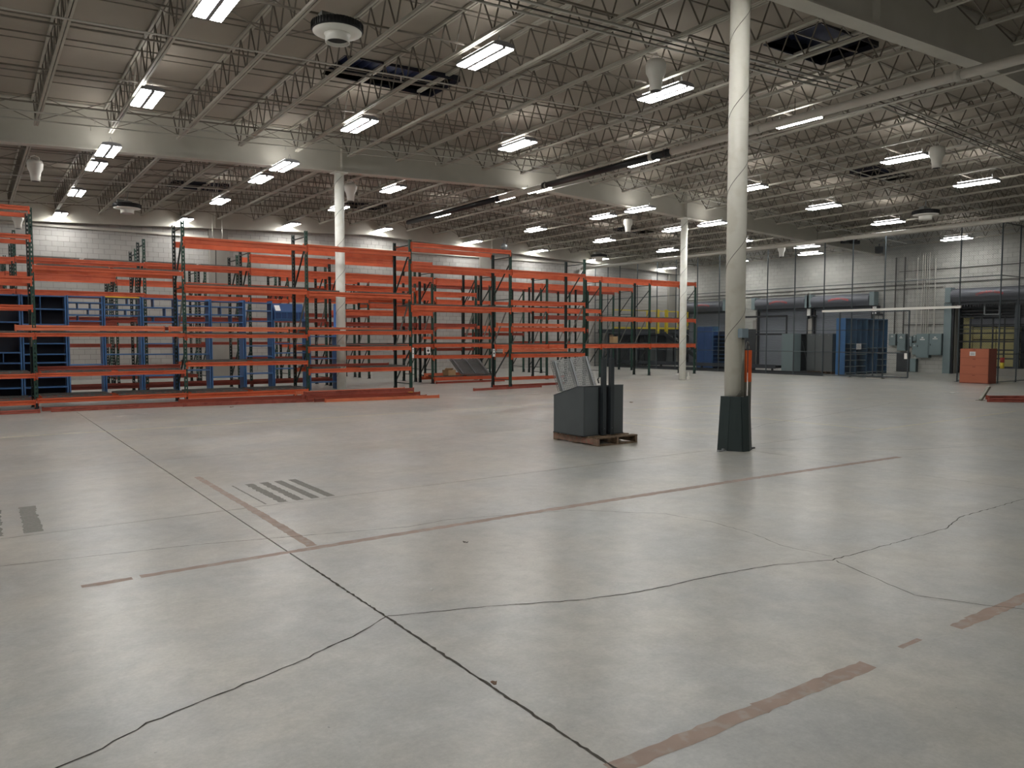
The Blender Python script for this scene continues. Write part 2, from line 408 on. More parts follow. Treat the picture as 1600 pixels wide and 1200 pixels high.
# joists: one shared mesh set for each bay
def joist_meshes(L):
    top = MB().box(-.05,-.008,0,L,.665,.715).box(.008,.05,0,L,.665,.715)
    e = 0.55
    bot = MB().box(-.045,-.007,e,L-e,0,.05).box(.007,.045,e,L-e,0,.05)
    web = MB()
    n = max(2, int(round((L-2*e)/0.62))); st = (L-2*e)/n
    web.bar((0,0.1,.68),(0,e+.02,.03),.024); web.bar((0,L-.1,.68),(0,L-e-.02,.03),.024)
    for i in range(n):
        a = e+st*i
        web.bar((0,a,.03),(0,a+st/2,.69),.02, caps=False); web.bar((0,a+st/2,.69),(0,a+st,.03),.02, caps=False)
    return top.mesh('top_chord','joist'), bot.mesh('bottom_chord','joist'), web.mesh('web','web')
JX = [8.83 + 1.484*k for k in range(-13, 20)]
JX = [x for x in JX if XL < x < XR-0.15]
for bi in range(3):
    y0 = GY[bi] + 0.03; L = GY[bi+1]-GY[bi]-0.06; tilt = -math.atan(SLOPE) if GY[bi] < 20 else 0.0
    tm, bm_, wm = joist_meshes(L)
    for x in JX:
        if bi == 0 and x < 1: continue
        j = bpy.data.objects.new('joist', None); COL.objects.link(j); j.parent = ceiling; j.location = (x, y0, jb(x, y0)-0.004); j.rotation_euler = (tilt, 0, 0)
        link('top_chord', tm, j); link('bottom_chord', bm_, j); link('web', wm, j)
# bridging rods
for bi in range(3):
    for fr in (0.165, 0.33, 0.5, 0.67, 0.835):
        y = GY[bi] + (GY[bi+1]-GY[bi])*fr
        mb = MB()
        for off, wd in ((0.055, 0.03), (0.65, 0.025)):
            for a, b in ((-11, RIDGE), (RIDGE, XR-.05)):
                mb.bar((a, y, jb(a,y)+off), (b, y, jb(b,y)+off), wd)
        obj('bridging', mb, 'bridging', ceiling)
    for fr in (0.06, 0.42, 0.94):
        y = GY[bi] + (GY[bi+1]-GY[bi])*fr
        mb = MB()
        for a, b in zip(JX[:-1], JX[1:]):
            if a < -3: continue
            mb.bar((a, y, jb(a,y)+.05), (b, y, jb(b,y)+.66), .014, caps=False); mb.bar((a, y+.04, jb(a,y)+.66), (b, y+.04, jb(b,y)+.05), .014, caps=False)
        obj('cross_bridging', mb, 'bridging', ceiling)

# ------------------------------------------------------------------ walls
def brick_rows(u0, u1, z0, z1, holes, keep=None):
    out = []; r = 0; z = z0
    while z < z1 - 0.02:
        u = u0 - (0.2 if r % 2 else 0.0)
        while u < u1:
            a, b = max(u, u0), min(u+0.39, u1)
            if b - a > 0.06:
                ok = True
                for (ha, hb, hz0, hz1) in holes:
                    if a < hb and b > ha and z < hz1 and z+0.19 > hz0: ok = False
                if ok: out.append((a, b, z, min(z+0.19, z1)))
            u += 0.40
        z += 0.20; r += 1
    return out
wall_far = struct('wall_far')
obj('wall_backing', MB().box(XL, XR+.3, YF+.012, YF+.3, 0, 8.2), 'mortar', wall_far)
rows = brick_rows(XL, XR, 0.0, 7.6, [])
blk = cached('blkfar', lambda: MB().box(0,.39,0,.02,0,.19).mesh('wall_block', 'wall_block'))
rest = MB(); cnt = 0
for a, b, z0, z1 in rows:
    if abs(b-a-.39) < 1e-3 and 1.3 < a < 8.6 and 2.7 < z0 < 6.2 and cnt < 300:
        link('wall_block', blk, wall_far, (a, YF, z0)); cnt += 1
    else: rest.box(a, b, YF, YF+.02, z0, z1-.002)
obj('wall_blocks', rest, 'wall_block', wall_far, kind='stuff')
for x in [-5.3, 8.98, 22.8, 37.2]:
    obj('pilaster', MB().box(x-.4, x+.4, YF-.16, YF-.002, 0, gb(x)), 'concrete_plain', wall_far)
obj('wall_ledge', MB().box(XL, XR, YF-.10, YF-.002, 5.93, 6.02), 'girder', wall_far)

wall_right = struct('wall_right')
DOORS = [(27.25,28.0),(0,0)]
OPEN = [(30.55,33.45),(25.0,28.1),(21.35,24.5),(14.05,17.3)]
OH = 3.38
rr = brick_rows(YB, YF, 0.0, 7.2, [(a, b, -1, OH) for a, b in OPEN])
blk2 = cached('blkr', lambda: MB().box(-.02,0,0,.39,0,.19).mesh('wall_block', 'wall_block_dock'))
rest = MB(); cnt = 0
for a, b, z0, z1 in rr:
    if abs(b-a-.39) < 1e-3 and 14 < a < 28 and 4.2 < z0 < 5.9 and cnt < 300:
        link('wall_block', blk2, wall_right, (XR+.02, a, z0)); cnt += 1
    else: rest.box(XR, XR+.02, a, b, z0, z1-.002)
obj('wall_blocks', rest, 'wall_block_dock', wall_right, kind='stuff')
bk = MB(); prev = YB
for a, b in sorted(OPEN):
    bk.box(XR+.012, XR+.3, prev, a, 0, OH); prev = b
bk.box(XR+.012, XR+.3, prev, YF, 0, OH); bk.box(XR+.012, XR+.3, YB, YF, OH, 7.9)
obj('wall_backing', bk, 'mortar_dock', wall_right)
w1 = struct('wall_left'); obj('wall_panel', MB().box(XL-.3, XL, YB, YF, 0, 8.2), 'wall_block', w1)
w2 = struct('wall_back'); obj('wall_panel', MB().box(XL, XR, YB-.3, YB, 0, 9.0), 'wall_block', w2)

# ------------------------------------------------------------------ columns
def column(x, y, d, h, m, label, helix=0.55, rz=0):
    c = thing('column', label, 'column', (x, y, 0))
    obj('shaft', MB().lathe([(d/2, 0), (d/2, h-.03)], 40), m, c, smooth=True)
    obj('cap_plate', MB().box(-d*.72, d*.72, -d*.72, d*.72, h-.03, h), m, c)
    hp = MB(); pts = []; n = int(h/helix*28)
    for i in range(n):
        t = i/28.0; z = 0.1 + t*helix
        if z > h-.1: break
        pts.append(((d/2+.0015)*math.cos(2*PI*t), (d/2+.0015)*math.sin(2*PI*t), z))
    hp.tube(pts, .009, 4)
    obj('spiral_seam', hp, 'seam', c)
    return c
c3 = column(9.04, 7.2, .275, gb(8.83)+rise(7.2)+.08, 'column_near', 'large round off-white column in the foreground with dark green guard at its foot', 1.05)
c1 = column(8.78, 20.9, .27, gb(8.83), 'column_white', 'round white column standing inside the front row of orange racks', 0.9)
c2 = column(23.07, 20.9, .27, gb(23.07), 'column_white', 'round white column on the open floor at the right end of the racks', 0.9)
column(-5.4, 20.9, .27, gb(-5.4), 'column_white', 'round white column out of frame beyond the left end of the racks', 0.9)
column(23.07, 7.2, .27, gb(23.07)+rise(7.2)+.08, 'column_white', 'round white column out of frame to the right of the camera', 0.9)
# small outlet box on the far right column
obj('outlet_box', MB().box(.15,.24,-.2,-.1,.0,.12).bar((.18,-.15,.1),(.18,-.15,.3),.02), 'fan_white', c2)

# bent steel guard at the near column
g = thing('column_guard', 'dark green bent steel guard wrapped round the foot of the near column', 'guard', (9.04, 7.2, 0))
def plate(p0, p1, zt0, zt1, top_in=0.0, t=.012):
    a = Vector((p0[0],p0[1],0)); b = Vector((p1[0],p1[1],0)); d = (b-a).normalized(); n = Vector((d.y,-d.x,0))*t
    ta, tb = Vector((p0[2],p0[3],zt0)), Vector((p1[2],p1[3],zt1))
    return ([a,b,b+n,a+n,ta,tb,tb+n,ta+n],[(0,3,2,1),(4,5,6,7),(0,1,5,4),(1,2,6,5),(2,3,7,6),(3,0,4,7)])
gp = [(-.22,.10,-.16,.10),(-.19,-.06,-.15,-.06),(-.085,-.235,-.10,-.20),(.03,-.25,.035,-.21),(.20,-.165,.165,-.14),(.22,.02,.19,.02)]
for i in range(len(gp)-1):
    vs, fs = plate(gp[i], gp[i+1], .78, .78)
    obj('guard_plate', MB().add(vs, fs), 'guard_green', g)
obj('floor_bracket', MB().box(-.36,-.2,-.05,.0,0,.012).box(-.27,-.235,-.05,-.015,.012,.035), 'galv', g)
obj('floor_bracket', MB().box(.22,.34,-.13,-.10,0,.02), 'black_steel', g)
# junction box and conduit on the near column
e = thing('junction_box', 'small blue-grey electrical box with a conduit on the near column', 'electrical box', (9.04, 7.2, 0))
obj('box', MB().box(-.135,.0,-.235,-.165,1.62,1.75), 'box_blue_grey', e)
obj('bracket', MB().box(-.10,-.01,-.164,-.13,1.63,1.74), 'panel_grey', e)
obj('conduit', MB().tube([(-.055,-.19,1.62),(-.055,-.19,.79)], .04, 10), 'fork_steel', e, smooth=True)
obj('conduit_flange', MB().box(-.030,-.022,-.195,-.165,.79,1.6), 'seam', e)
# orange forked guard bars behind the column guard
f = thing('fork_bar', 'pair of orange-tipped upright steel bars standing behind the column guard', 'steel bars', (9.04, 7.2, 0))
for xo, yo in ((.160, -.07), (.262, -.07)):
    lean = -.0
    obj('orange_tip', MB().box(xo-.015, xo+.015, yo-.02, yo+.02, .98, 1.44), 'fork_orange', f)
    obj('shank', MB().box(xo-.014, xo+.014, yo-.018, yo+.018, .012, .98), 'fork_steel', f)
obj('cord_loop', MB().tube([(.20+.04*math.cos(t*PI/8), -.07, 1.46+.11*math.sin(t*PI/8)) for t in range(0,9)], .014, 6), 'wire', f)
obj('cord_loop', MB().tube([(.255,-.07,1.44),(.23,-.07,1.53),(.18,-.07,1.55)], .018, 6), 'conduit_dark', f)

# ------------------------------------------------------------------ pallet racks
def post_mesh(h, key='rack_green'):
    def mk():
        mb = MB(); w, dp = .076, .07; t = .0
        # perforated face in the plane y=0, channel sides going back (+y)
        cols = [-w/2, -.016, .016, w/2]
        mb.add([(-w/2,0,0),(-.012,0,0),(-.012,0,h),(-w/2,0,h)], [(0,1,2,3)])
        mb.add([(.012,0,0),(w/2,0,0),(w/2,0,h),(.012,0,h)], [(0,1,2,3)])
        z = 0.0
        while z < h:
            z1 = min(z+.055, h)
            mb.add([(-.012,0,z),(.012,0,z),(.012,0,z1),(-.012,0,z1)], [(0,1,2,3)])
            z += .10
        for s in (-1, 1):
            x = s*w/2
            mb.add([(x,0,0),(x,dp,0),(x,dp,h),(x,0,h)], [(0,1,2,3)])
            mb.add([(x,dp,0),(x-s*.018,dp,0),(x-s*.018,dp,h),(x,dp,h)], [(0,1,2,3)])
        return mb.mesh('post', key)
    return cached(('post', round(h,2), key), mk)
def foot_mesh():
    return cached('foot', lambda: MB().box(-.06,.06,-.03,.10,.001,.012).box(-.045,.045,-.012,-.002,.012,.16).mesh('foot_plate','black_steel'))
def brace_mesh(dy, dz, m):
    def mk():
        return MB().bar((0,.07,0),(0,dy-.07,dz),.038,.022).mesh('brace', m)
    return cached(('brace', round(dy,2), round(dz,2), m), mk)
def beam_mesh(L, h, m):
    def mk():
        mb = MB(); a = .04; b = L-.04
        # stepped box section: front at y=-.045
        mb.prism([(-.056,-h),(-.056,-.52*h),(-.030,-.50*h),(-.030,-.36*h),(-.05,-.34*h),(-.05,0),(-.02,0),(-.02,-.04),(.0,-.04),(.0,-h)], 'x', a, b)
        for x in (a, b):
            s = 1 if x == a else -1
            mb.box(min(x,x-s*.012), max(x,x-s*.012), -.055, .0, -h-.06, .01)
            mb.box(min(x-s*.036,x), max(x-s*.036,x), -.006, -.001, -h-.06, .01)
        return mb.mesh('beam', m)
    return cached(('beam', round(L,2), round(h,3), m), mk)
def deck_mesh(L, D):
    def mk():
        mb = MB(); n = int((L-.12)/.10)
        for i in range(n+1):
            x = .06+(L-.12)*i/n; mb.bar((x,-.02,0),(x,D+.02,0),.007,.007,caps=False)
        for k in range(9):
            y = .0+D*k/8; mb.bar((.06,y,.006),(L-.06,y,.006),.007,.007,caps=False)
        k = 6
        for i in range(k):
            x = .2+(L-.4)*i/(k-1); mb.box(x-.02,x+.02,-.015,D+.015,-.03,-.005)
        for yy in (-.03, D+.03): mb.bar((.06,yy,-.02),(L-.06,yy,-.02),.007,.03,caps=False)
        return mb.mesh('wire_deck', 'wire_deck')
    return cached(('deck', round(L,2), round(D,2)), mk)

def rack(label, Y, D, X, H, bays, cat='pallet rack', group=None, dark=False):
    """X: frame positions; H: frame height(s); bays: per bay a list of (top z, height, decked, front, rear)"""
    r = thing('pallet_rack', label, cat, (0, Y, 0), 0, group)
    for i, x in enumerate(X):
        h = H[i] if isinstance(H, (list, tuple)) else H
        if h is None: continue
        fr = bpy.data.objects.new('upright_frame', None); COL.objects.link(fr); fr.parent = r; fr.location = (x, 0, 0)
        link('post', post_mesh(h, 'rack_green'), fr, (0,0,.012))
        p = link('post', post_mesh(h, 'rack_green_dark'), fr, (0,D,.012)); p.rotation_euler = (0,0,PI)  # rear post: its shade is put into a darker green
        link('foot_plate', foot_mesh(), fr); q = link('foot_plate', foot_mesh(), fr, (0,D,0)); q.rotation_euler = (0,0,PI)
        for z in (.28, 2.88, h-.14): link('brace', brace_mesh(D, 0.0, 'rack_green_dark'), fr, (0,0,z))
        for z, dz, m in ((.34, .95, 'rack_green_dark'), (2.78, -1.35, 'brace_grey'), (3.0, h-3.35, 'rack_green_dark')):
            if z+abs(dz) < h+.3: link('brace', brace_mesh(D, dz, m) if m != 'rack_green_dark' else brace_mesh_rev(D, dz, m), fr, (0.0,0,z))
    for i, lv in enumerate(bays):
        x0, x1 = X[i], X[i+1]; L = x1-x0
        for b in lv:
            z, h = b[0], b[1]; dk_ = b[2] if len(b) > 2 else 0; m = b[3] if len(b) > 3 else 'orange'
            side = b[4] if len(b) > 4 else 'fr'
            if 'f' in side: link('beam', beam_mesh(L, h, m), r, (x0, 0, z))
            if 'r' in side:
                q = link('beam', beam_mesh(L, h, m), r, (x1, D, z)); q.rotation_euler = (0,0,PI)
            if dk_:
                if abs(x0-7.54) < .01 and D > 1.05: spans = [(.05, .98), (1.46, L-.05)]
                else: spans = [(.05, L/2-.01), (L/2+.01, L-.05)]
                for a_, b_ in spans: link('wire_deck', deck_mesh(b_-a_, D-.04), r, (x0+a_, .02, z+.036))
    return r
def brace_mesh_rev(dy, dz, m):
    def mk(): return MB().bar((0,dy-.07,0),(0,.07,dz),.038,.022).mesh('brace', m)
    return cached(('bracer', round(dy,2), round(dz,2), m), mk)

YA = 20.22
XA = [-1.93, 1.23, 4.41, 7.54, 10.68, 14.28, 17.4]
rack('front row of tall green pallet racking with orange beams, nearest the camera', YA, 1.07, XA,
     [4.5,4.5,4.5,4.5,4.5,4.36,4.32], [
     [(4.53,.10),(3.91,.10),(2.99,.15),(2.36,.10),(1.74,.09,1),(.83,.10,1),(.24,.11,1)],
     [(3.25,.10,1),(1.74,.08,1),(.84,.09,1),(.27,.11,1)],
     [(4.11,.15),(2.94,.14,1),(1.72,.09,1),(1.02,.10,1),(.25,.13,1)],
     [(4.14,.14),(2.90,.13,1),(1.83,.10,1),(1.39,.11,1),(.79,.11,1)],
     [(4.43,.13),(3.80,.12),(2.60,.14,1)],
     [(3.82,.115),(2.85,.10),(1.99,.12,0),(1.12,.12,1),(.32,.11,0,'orange','r')]])
YBk = 24.2
XB = [-2.0, 1.09, 4.22, 7.20, 10.18, 13.66, 16.35, 18.87, 21.7, 24.6, 27.55]
rack('second row of pallet racking, running on to the free-standing bays at its right end', YBk, 1.0, XB,
     [4.45,4.45,4.45,4.4,4.35,4.1,4.1,4.12,4.12,4.1,4.22], [
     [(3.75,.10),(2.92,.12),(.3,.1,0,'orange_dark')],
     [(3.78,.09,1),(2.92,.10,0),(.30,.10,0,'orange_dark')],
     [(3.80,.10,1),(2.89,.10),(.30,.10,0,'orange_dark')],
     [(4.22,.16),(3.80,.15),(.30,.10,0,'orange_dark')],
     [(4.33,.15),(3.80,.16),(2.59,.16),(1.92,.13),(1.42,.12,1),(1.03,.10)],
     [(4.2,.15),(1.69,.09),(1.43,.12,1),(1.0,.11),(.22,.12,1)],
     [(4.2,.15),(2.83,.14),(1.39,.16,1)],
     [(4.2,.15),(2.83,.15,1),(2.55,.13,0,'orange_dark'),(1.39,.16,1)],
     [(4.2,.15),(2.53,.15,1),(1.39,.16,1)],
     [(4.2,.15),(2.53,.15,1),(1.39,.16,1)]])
XC = [-2.0, 1.09, 4.22, 7.20, 10.18, 13.66, 16.35]
rack('third row of pallet racking standing back to back behind the second row', 25.5, 1.0, XC, 4.3, [
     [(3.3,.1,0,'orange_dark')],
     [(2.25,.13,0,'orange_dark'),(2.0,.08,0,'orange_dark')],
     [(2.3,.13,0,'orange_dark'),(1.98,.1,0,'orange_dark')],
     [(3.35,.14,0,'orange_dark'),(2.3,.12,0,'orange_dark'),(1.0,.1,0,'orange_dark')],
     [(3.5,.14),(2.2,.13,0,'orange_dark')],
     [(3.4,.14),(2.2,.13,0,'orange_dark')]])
XD = [-2.0, 1.03, 4.14, 7.0, 10.0, 13.3, 16.4, 19.2, 22.1, 25.0, 28.0]
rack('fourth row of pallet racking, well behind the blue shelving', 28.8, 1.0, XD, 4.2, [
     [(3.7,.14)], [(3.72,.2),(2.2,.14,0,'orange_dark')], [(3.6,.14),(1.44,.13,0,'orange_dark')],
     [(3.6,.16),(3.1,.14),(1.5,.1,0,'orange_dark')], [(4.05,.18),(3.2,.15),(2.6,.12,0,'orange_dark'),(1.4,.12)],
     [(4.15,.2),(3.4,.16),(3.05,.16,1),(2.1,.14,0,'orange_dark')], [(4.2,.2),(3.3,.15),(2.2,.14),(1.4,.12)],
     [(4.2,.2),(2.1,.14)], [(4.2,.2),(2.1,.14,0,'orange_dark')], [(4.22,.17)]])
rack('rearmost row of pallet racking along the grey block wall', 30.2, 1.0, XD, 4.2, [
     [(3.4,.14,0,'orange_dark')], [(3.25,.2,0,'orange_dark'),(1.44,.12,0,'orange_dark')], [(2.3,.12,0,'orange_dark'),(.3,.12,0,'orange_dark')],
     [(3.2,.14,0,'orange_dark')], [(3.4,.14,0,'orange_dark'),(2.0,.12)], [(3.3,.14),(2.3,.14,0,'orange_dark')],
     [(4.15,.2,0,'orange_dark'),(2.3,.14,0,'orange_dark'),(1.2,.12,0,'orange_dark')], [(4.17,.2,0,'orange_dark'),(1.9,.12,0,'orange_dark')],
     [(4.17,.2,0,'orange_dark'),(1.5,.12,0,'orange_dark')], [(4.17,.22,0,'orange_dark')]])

# load signs hung on the rack posts
def sign(x, y, z, wd, h, label, dot=True):
    s = thing('load_sign', label, 'sign', (x, y, z))
    obj('plate', MB().box(-wd/2, wd/2, -.004, 0, 0, h), 'white_paper', s)
    if dot:
        d = MB(); n = 10
        vs = [(wd*.28*math.cos(2*PI*i/n), -.0055, h*.42+wd*.28*math.sin(2*PI*i/n)) for i in range(n)]
        d.add(vs, [tuple(range(n))]); obj('black_dot', d, 'ink', s)
        obj('print_line', MB().box(-wd*.3, wd*.3, -.0055, -.004, h*.78, h*.84), 'ink', s)
sign(14.28, YA+1.07-.09, 1.02, .10, .26, 'white rack sign with black dot on a front row post beside open floor')
sign(13.42, YBk-.075, 1.1, .17, .22, 'square white rack sign hanging low on a second-row rack post')
sign(10.70, YA-.075, 1.05, .06, .30, 'narrow white rack sign on the front row post at the beam pile')

# loose beams resting on rack decks
def loose(L, h, loc, rz, label, m='orange_side', tilt=0.0, group='loose orange beams', name='rack_beam'):
    o = link(name, beam_mesh(L, h, m), None, loc, rz)
    if tilt: o.rotation_euler = (0, tilt, rz)
    tag(o, label, 'beam', group); return o
loose(3.1, .12, (0.86, YA+.05, 1.915), 0, 'loose orange beam lying on the chest-high deck of the second front bay from the left')
loose(3.0, .12, (4.05, YA+.12, 1.915), 0, 'loose orange beam on the chest-high deck of the third front bay from the left')
loose(3.2, .06, (7.0, YA+.25, 1.93), 0, 'loose orange beam overhanging the chest-high deck beside the white column')
loose(3.1, .10, (1.28, YA+.45, .975), 0, 'loose orange beam on the knee-high deck in the second front bay from the left', 'orange_dark')
loose(2.6, .07, (7.6, YA+.5, .90), 0, 'loose orange beam on the knee-high deck in front of the white column', 'orange_dark')
loose(3.1, .07, (4.5, YA+.6, 4.20), 0.02, 'loose orange beam resting on the top beams of the third front bay from the left')
loose(3.0, .07, (7.65, YA+.6, 4.225), 0.01, 'loose orange beam resting on the top beams above the white column bay')
loose(2.8, .10, (13.9, YA+.3, 2.12), 0, 'loose orange beam on the mid level of the rightmost front bay')
loose(2.7, .10, (14.2, YA+.35, 1.28), 0, 'loose orange beam on the lower deck of the rightmost front bay')
loose(2.6, .10, (13.5, YBk+.4, .36), 0, 'loose orange beam on the lowest deck of the second row beside the cardboard box')
# beams lying on the floor
fl = [
 (3.15,.078,(-1.9,19.55,.083),-.02,'orange beam on the floor at the far left foot of the racks'),
 (3.1,.078,(1.45,19.62,.083),-.08,'orange beam on the floor before the second front bay, nearest the camera'),
 (3.1,.078,(1.3,19.95,.083),-.02,'orange beam on the floor before the second front bay, close to the rack'),
 (3.1,.078,(4.1,19.35,.083),-.14,'lowest orange beam of the floor stack before the third front bay'),
 (3.15,.078,(4.05,19.45,.172),-.12,'upper orange beam of the floor stack before the third front bay'),
 (3.1,.078,(4.3,19.62,.083),-.10,'rear orange beam of the floor stack before the third front bay'),
 (3.15,.078,(7.35,18.62,.083),-.13,'front bottom beam of the large floor pile before the white column'),
 (3.1,.078,(7.15,18.85,.083),-.12,'second bottom beam of the large floor pile before the white column'),
 (3.1,.078,(7.0,19.12,.083),-.10,'third bottom beam of the large floor pile before the white column'),
 (3.15,.078,(7.0,19.42,.083),-.09,'rear bottom beam of the large floor pile before the white column'),
 (3.1,.078,(6.95,18.80,.172),-.10,'front second-layer beam of the large floor pile with yellow tag'),
 (3.1,.078,(6.9,19.05,.172),-.09,'middle second-layer beam of the large floor pile before the white column'),
 (3.1,.078,(7.0,19.30,.172),-.07,'rear second-layer beam of the large floor pile before the white column'),
 (3.1,.078,(6.95,19.02,.262),-.05,'front top beam of the large floor pile before the white column'),
 (3.1,.078,(6.8,19.25,.262),-.04,'rear top beam of the large floor pile before the white column'),
 (2.9,.07,(12.7,20.02,.078),.10,'thin orange beam on the floor under the open front bay'),
 (3.1,.078,(14.1,21.0,.083),.03,'orange beam on the floor at the foot of the rightmost front bay'),
 (3.0,.07,(13.65,YBk-.2,.078),0,'orange beam on the floor under the second row beside the wire decks'),
]
for L, h, loc, rz, lab in fl:
    loose(L, h, loc, rz, lab, ['orange_pile','orange_side','orange_pile','orange_dark'][len(lab) % 4], group='orange beams piled on the floor')
tag(obj('tag', MB().box(0,.12,0,.05,0,.006), 'yellow_tag', None, (9.65,18.42,.176), -.1), 'small yellow tag on the end of the large floor pile of beams', 'tag')
loose(3.4, .10, (21.2, 8.95, .105), -.75, 'orange beam lying on the floor at the right edge of the picture, in front', 'orange_pile')
loose(3.2, .10, (22.05, 9.35, .105), -.62, 'orange beam lying on the floor at the right edge of the picture, behind', 'orange_pile')
tag(obj('rack_foot', MB().bar((0,0,.01),(.22,-.1,.36),.09,.05).box(-.1,.1,-.08,.08,0,.01), 'fork_steel', None, (21.55,9.25,0)), 'leaning grey steel bracket beside the floor beams at the right edge', 'bracket')

# grey wire decks: stack behind the dark bin, and a leaning set in the second row
def wiredeck(W, Hh, nx, nz, chan=3, m='wire'):
    def mk():
        mb = MB()
        for i in range(nx+1):
            x = W*i/nx; mb.bar((x,0,0),(x,0,Hh),.013,.013,caps=False)
        for k in range(nz+1):
            z = Hh*k/nz; mb.bar((0,.013,z),(W,.013,z),.013,.013,caps=False)
        return mb.mesh('wire_grid', m)
    return cached(('wd',W,Hh,nx,nz,m), mk)
def deckpanel(loc, rot, label, W=1.22, Hh=1.0, grp='grey wire decks leaning behind the dark bin'):
    t = thing('wire_deck', label, 'wire deck', loc, 0, grp); t.rotation_euler = rot
    link('wire_grid', wiredeck(W, Hh, 22, 14), t)
    for q in (.08, W/2, W-.08):
        ch = MB().box(q-.03,q+.03,-.035,-.005,0,Hh).box(q-.03,q-.022,-.05,-.035,0,Hh).box(q+.022,q+.03,-.05,-.035,0,Hh)
        obj('channel', ch, 'galv', t)
    return t
for i in range(2):
    deckpanel((14.72+.02*i, 18.22+.14*i, 0.01), (-.42, -.12, -.28), ['front','rear'][i]+' grey wire deck of the leaning stack behind the dark steel bin')
for i in range(3):
    deckpanel((14.93+.04*i, 24.35+.14*i, .30+.02*i), (-1.05, .0, -.1), ['front','middle','rear'][i]+' grey wire deck leaning in the second row beside a cardboard box', grp='grey wire decks in the second row')
bx = thing('cardboard_box', 'small open brown cardboard box on the lowest deck of the second row', 'box', (14.5, YBk+.3, .27), .3)
obj('body', MB().box(-.2,.2,-.15,.15,0,.2), 'cardboard', bx); obj('flap', MB().bar((-.2,-.15,.2),(-.28,-.28,.28),.3,.006), 'cardboard', bx)
bx = thing('cardboard_box', 'tiny pale cardboard box on a waist-high deck of the right-hand racks', 'box', (22.9, YBk+.5, 1.44))
obj('body', MB().box(-.13,.13,-.12,.12,0,.28), 'cardboard', bx); obj('flap', MB().box(-.13,-.124,-.12,.12,.28,.36), 'wood', bx)

# ------------------------------------------------------------------ blue shelving
YS = 23.38; SD = .42
def shelf_unit(x0, x1, h, shelves, label, back=False, dividers=(), mat_='blue', y=YS, d=SD, top=None):
    u = thing('shelving_unit', label, 'shelving', (x0, y, 0), 0, 'blue steel shelving')
    W = x1-x0
    for x in (0.0, W-.035):
        obj('side_panel', MB().box(x, x+.035, 0, d, .002, h), mat_, u)
    sm_ = cached(('bshelf', round(W,2), d, mat_), lambda: MB().box(.037, W-.037, .002, d-.01, -.032, 0).mesh('shelf', mat_))
    for z in shelves: link('shelf', sm_, u, (0,0,z))
    if back: obj('back_panel', MB().box(.037, W-.037, d-.01, d, .02, h-.01), 'blue_inner', u)
    for (xd, z0, z1) in dividers: obj('divider', MB().box(xd-.008, xd+.008, .01, d-.05, z0+.002, z1-.034), 'blue', u)
    if top: obj('top_strip', MB().box(.04, W-.04, -.012, 0.0, h-.03, h), top, u)
    return u
shelf_unit(-.75, .10, 2.75, [.12,.35,.6,.95,1.3,2.05,2.74], 'closed-back blue cabinet bay out of frame at the left end', True)
shelf_unit(.12, 1.14, 2.75, [.12,.36,.62,1.0,1.27,2.05,2.74], 'leftmost closed-back dark blue cabinet with divided shelves', True, [(.62,1.0,1.27)])
shelf_unit(1.16, 2.16, 2.75, [.12,.36,.62,1.0,1.22,1.5,2.0,2.4,2.74], 'closed-back dark blue cabinet next to the open blue shelving', True, [(.42,2.0,2.74)])
US = [(2.18,3.02,[.93,2.1,2.26,2.42,2.59,2.75],'first open bay of blue shelving beside the dark cabinets',[(.25,2.42,2.59),(.5,2.26,2.42),(.25,2.1,2.26),(.55,2.42,2.59)],None),
      (3.04,3.97,[.62,1.2,2.26,2.42,2.56,2.75],'second open bay of blue shelving with a yellow strip along its top',[(.3,2.42,2.56),(.6,2.56,2.75),(.55,2.26,2.42)],'yellow_tag'),
      (3.99,4.87,[.59,1.19,1.49,2.1,2.25,2.5,2.75],'third open bay of blue shelving, with upright dividers',[(.3,2.5,2.75),(.6,2.25,2.5),(.3,2.1,2.25)],None),
      (4.89,5.79,[.72,1.18,2.1,2.33,2.57,2.72],'fourth open bay of blue shelving, behind the second rack frame',[(.25,2.1,2.33)],None),
      (5.81,6.76,[.5,2.11,2.33,2.56,2.72],'fifth open bay of blue shelving, in front of the wall pilaster',[(.3,2.33,2.56),(.6,2.11,2.33)],None),
      (6.78,7.62,[.58,1.1,1.41,2.16,2.47,2.71],'sixth open bay of blue shelving, second from its right end',[],None),
      (7.64,8.72,[.71,1.19,1.48,2.19],'lower seventh bay of blue shelving carrying blue parts bins',[],None)]
for i, (a, b, sh, lab, dv, tp_) in enumerate(US):
    shelf_unit(a, b, 2.76 if i < 6 else 2.2, sh, lab, False, dv, 'blue', top=tp_)
# blue parts bin rack on top of the seventh bay
b = thing('parts_bin_rack', 'dark blue slanted parts bin rack on top of the seventh shelving bay', 'bin rack', (7.68, YS+.02, 2.2))
obj('shell', MB().prism([(0,0),(.36,0),(.36,.5),(.2,.5),(0,.24)], 'x', 0, .95), 'blue_deep', b)
for i in range(6):
    obj('divider', MB().box(.02+.18*i,.035+.18*i,-.02,-.001,.02,.24), 'blue', b)
obj('lip', MB().box(0,.95,-.03,-.02,.0,.03).box(0,.95,-.03,-.02,.22,.25), 'blue', b)
obj('label_card', MB().bar((.12,-.01,.27),(.12,.13,.44),.16,.004), 'white_paper', b)
shelf_unit(8.78, 9.72, 1.72, [.25,.55,1.0,1.7], 'low blue shelving bay behind the fourth rack frame', False)
p = thing('tall_blue_panel', 'tall bright blue steel end panel rising just left of the white column', 'panel', (9.62, YS+.05, 0))
obj('panel', MB().box(.12,.31,.0,.35,.002,2.74), 'blue_bright', p); obj('edge', MB().box(.105,.12,.0,.02,.002,2.74), 'blue_deep', p)

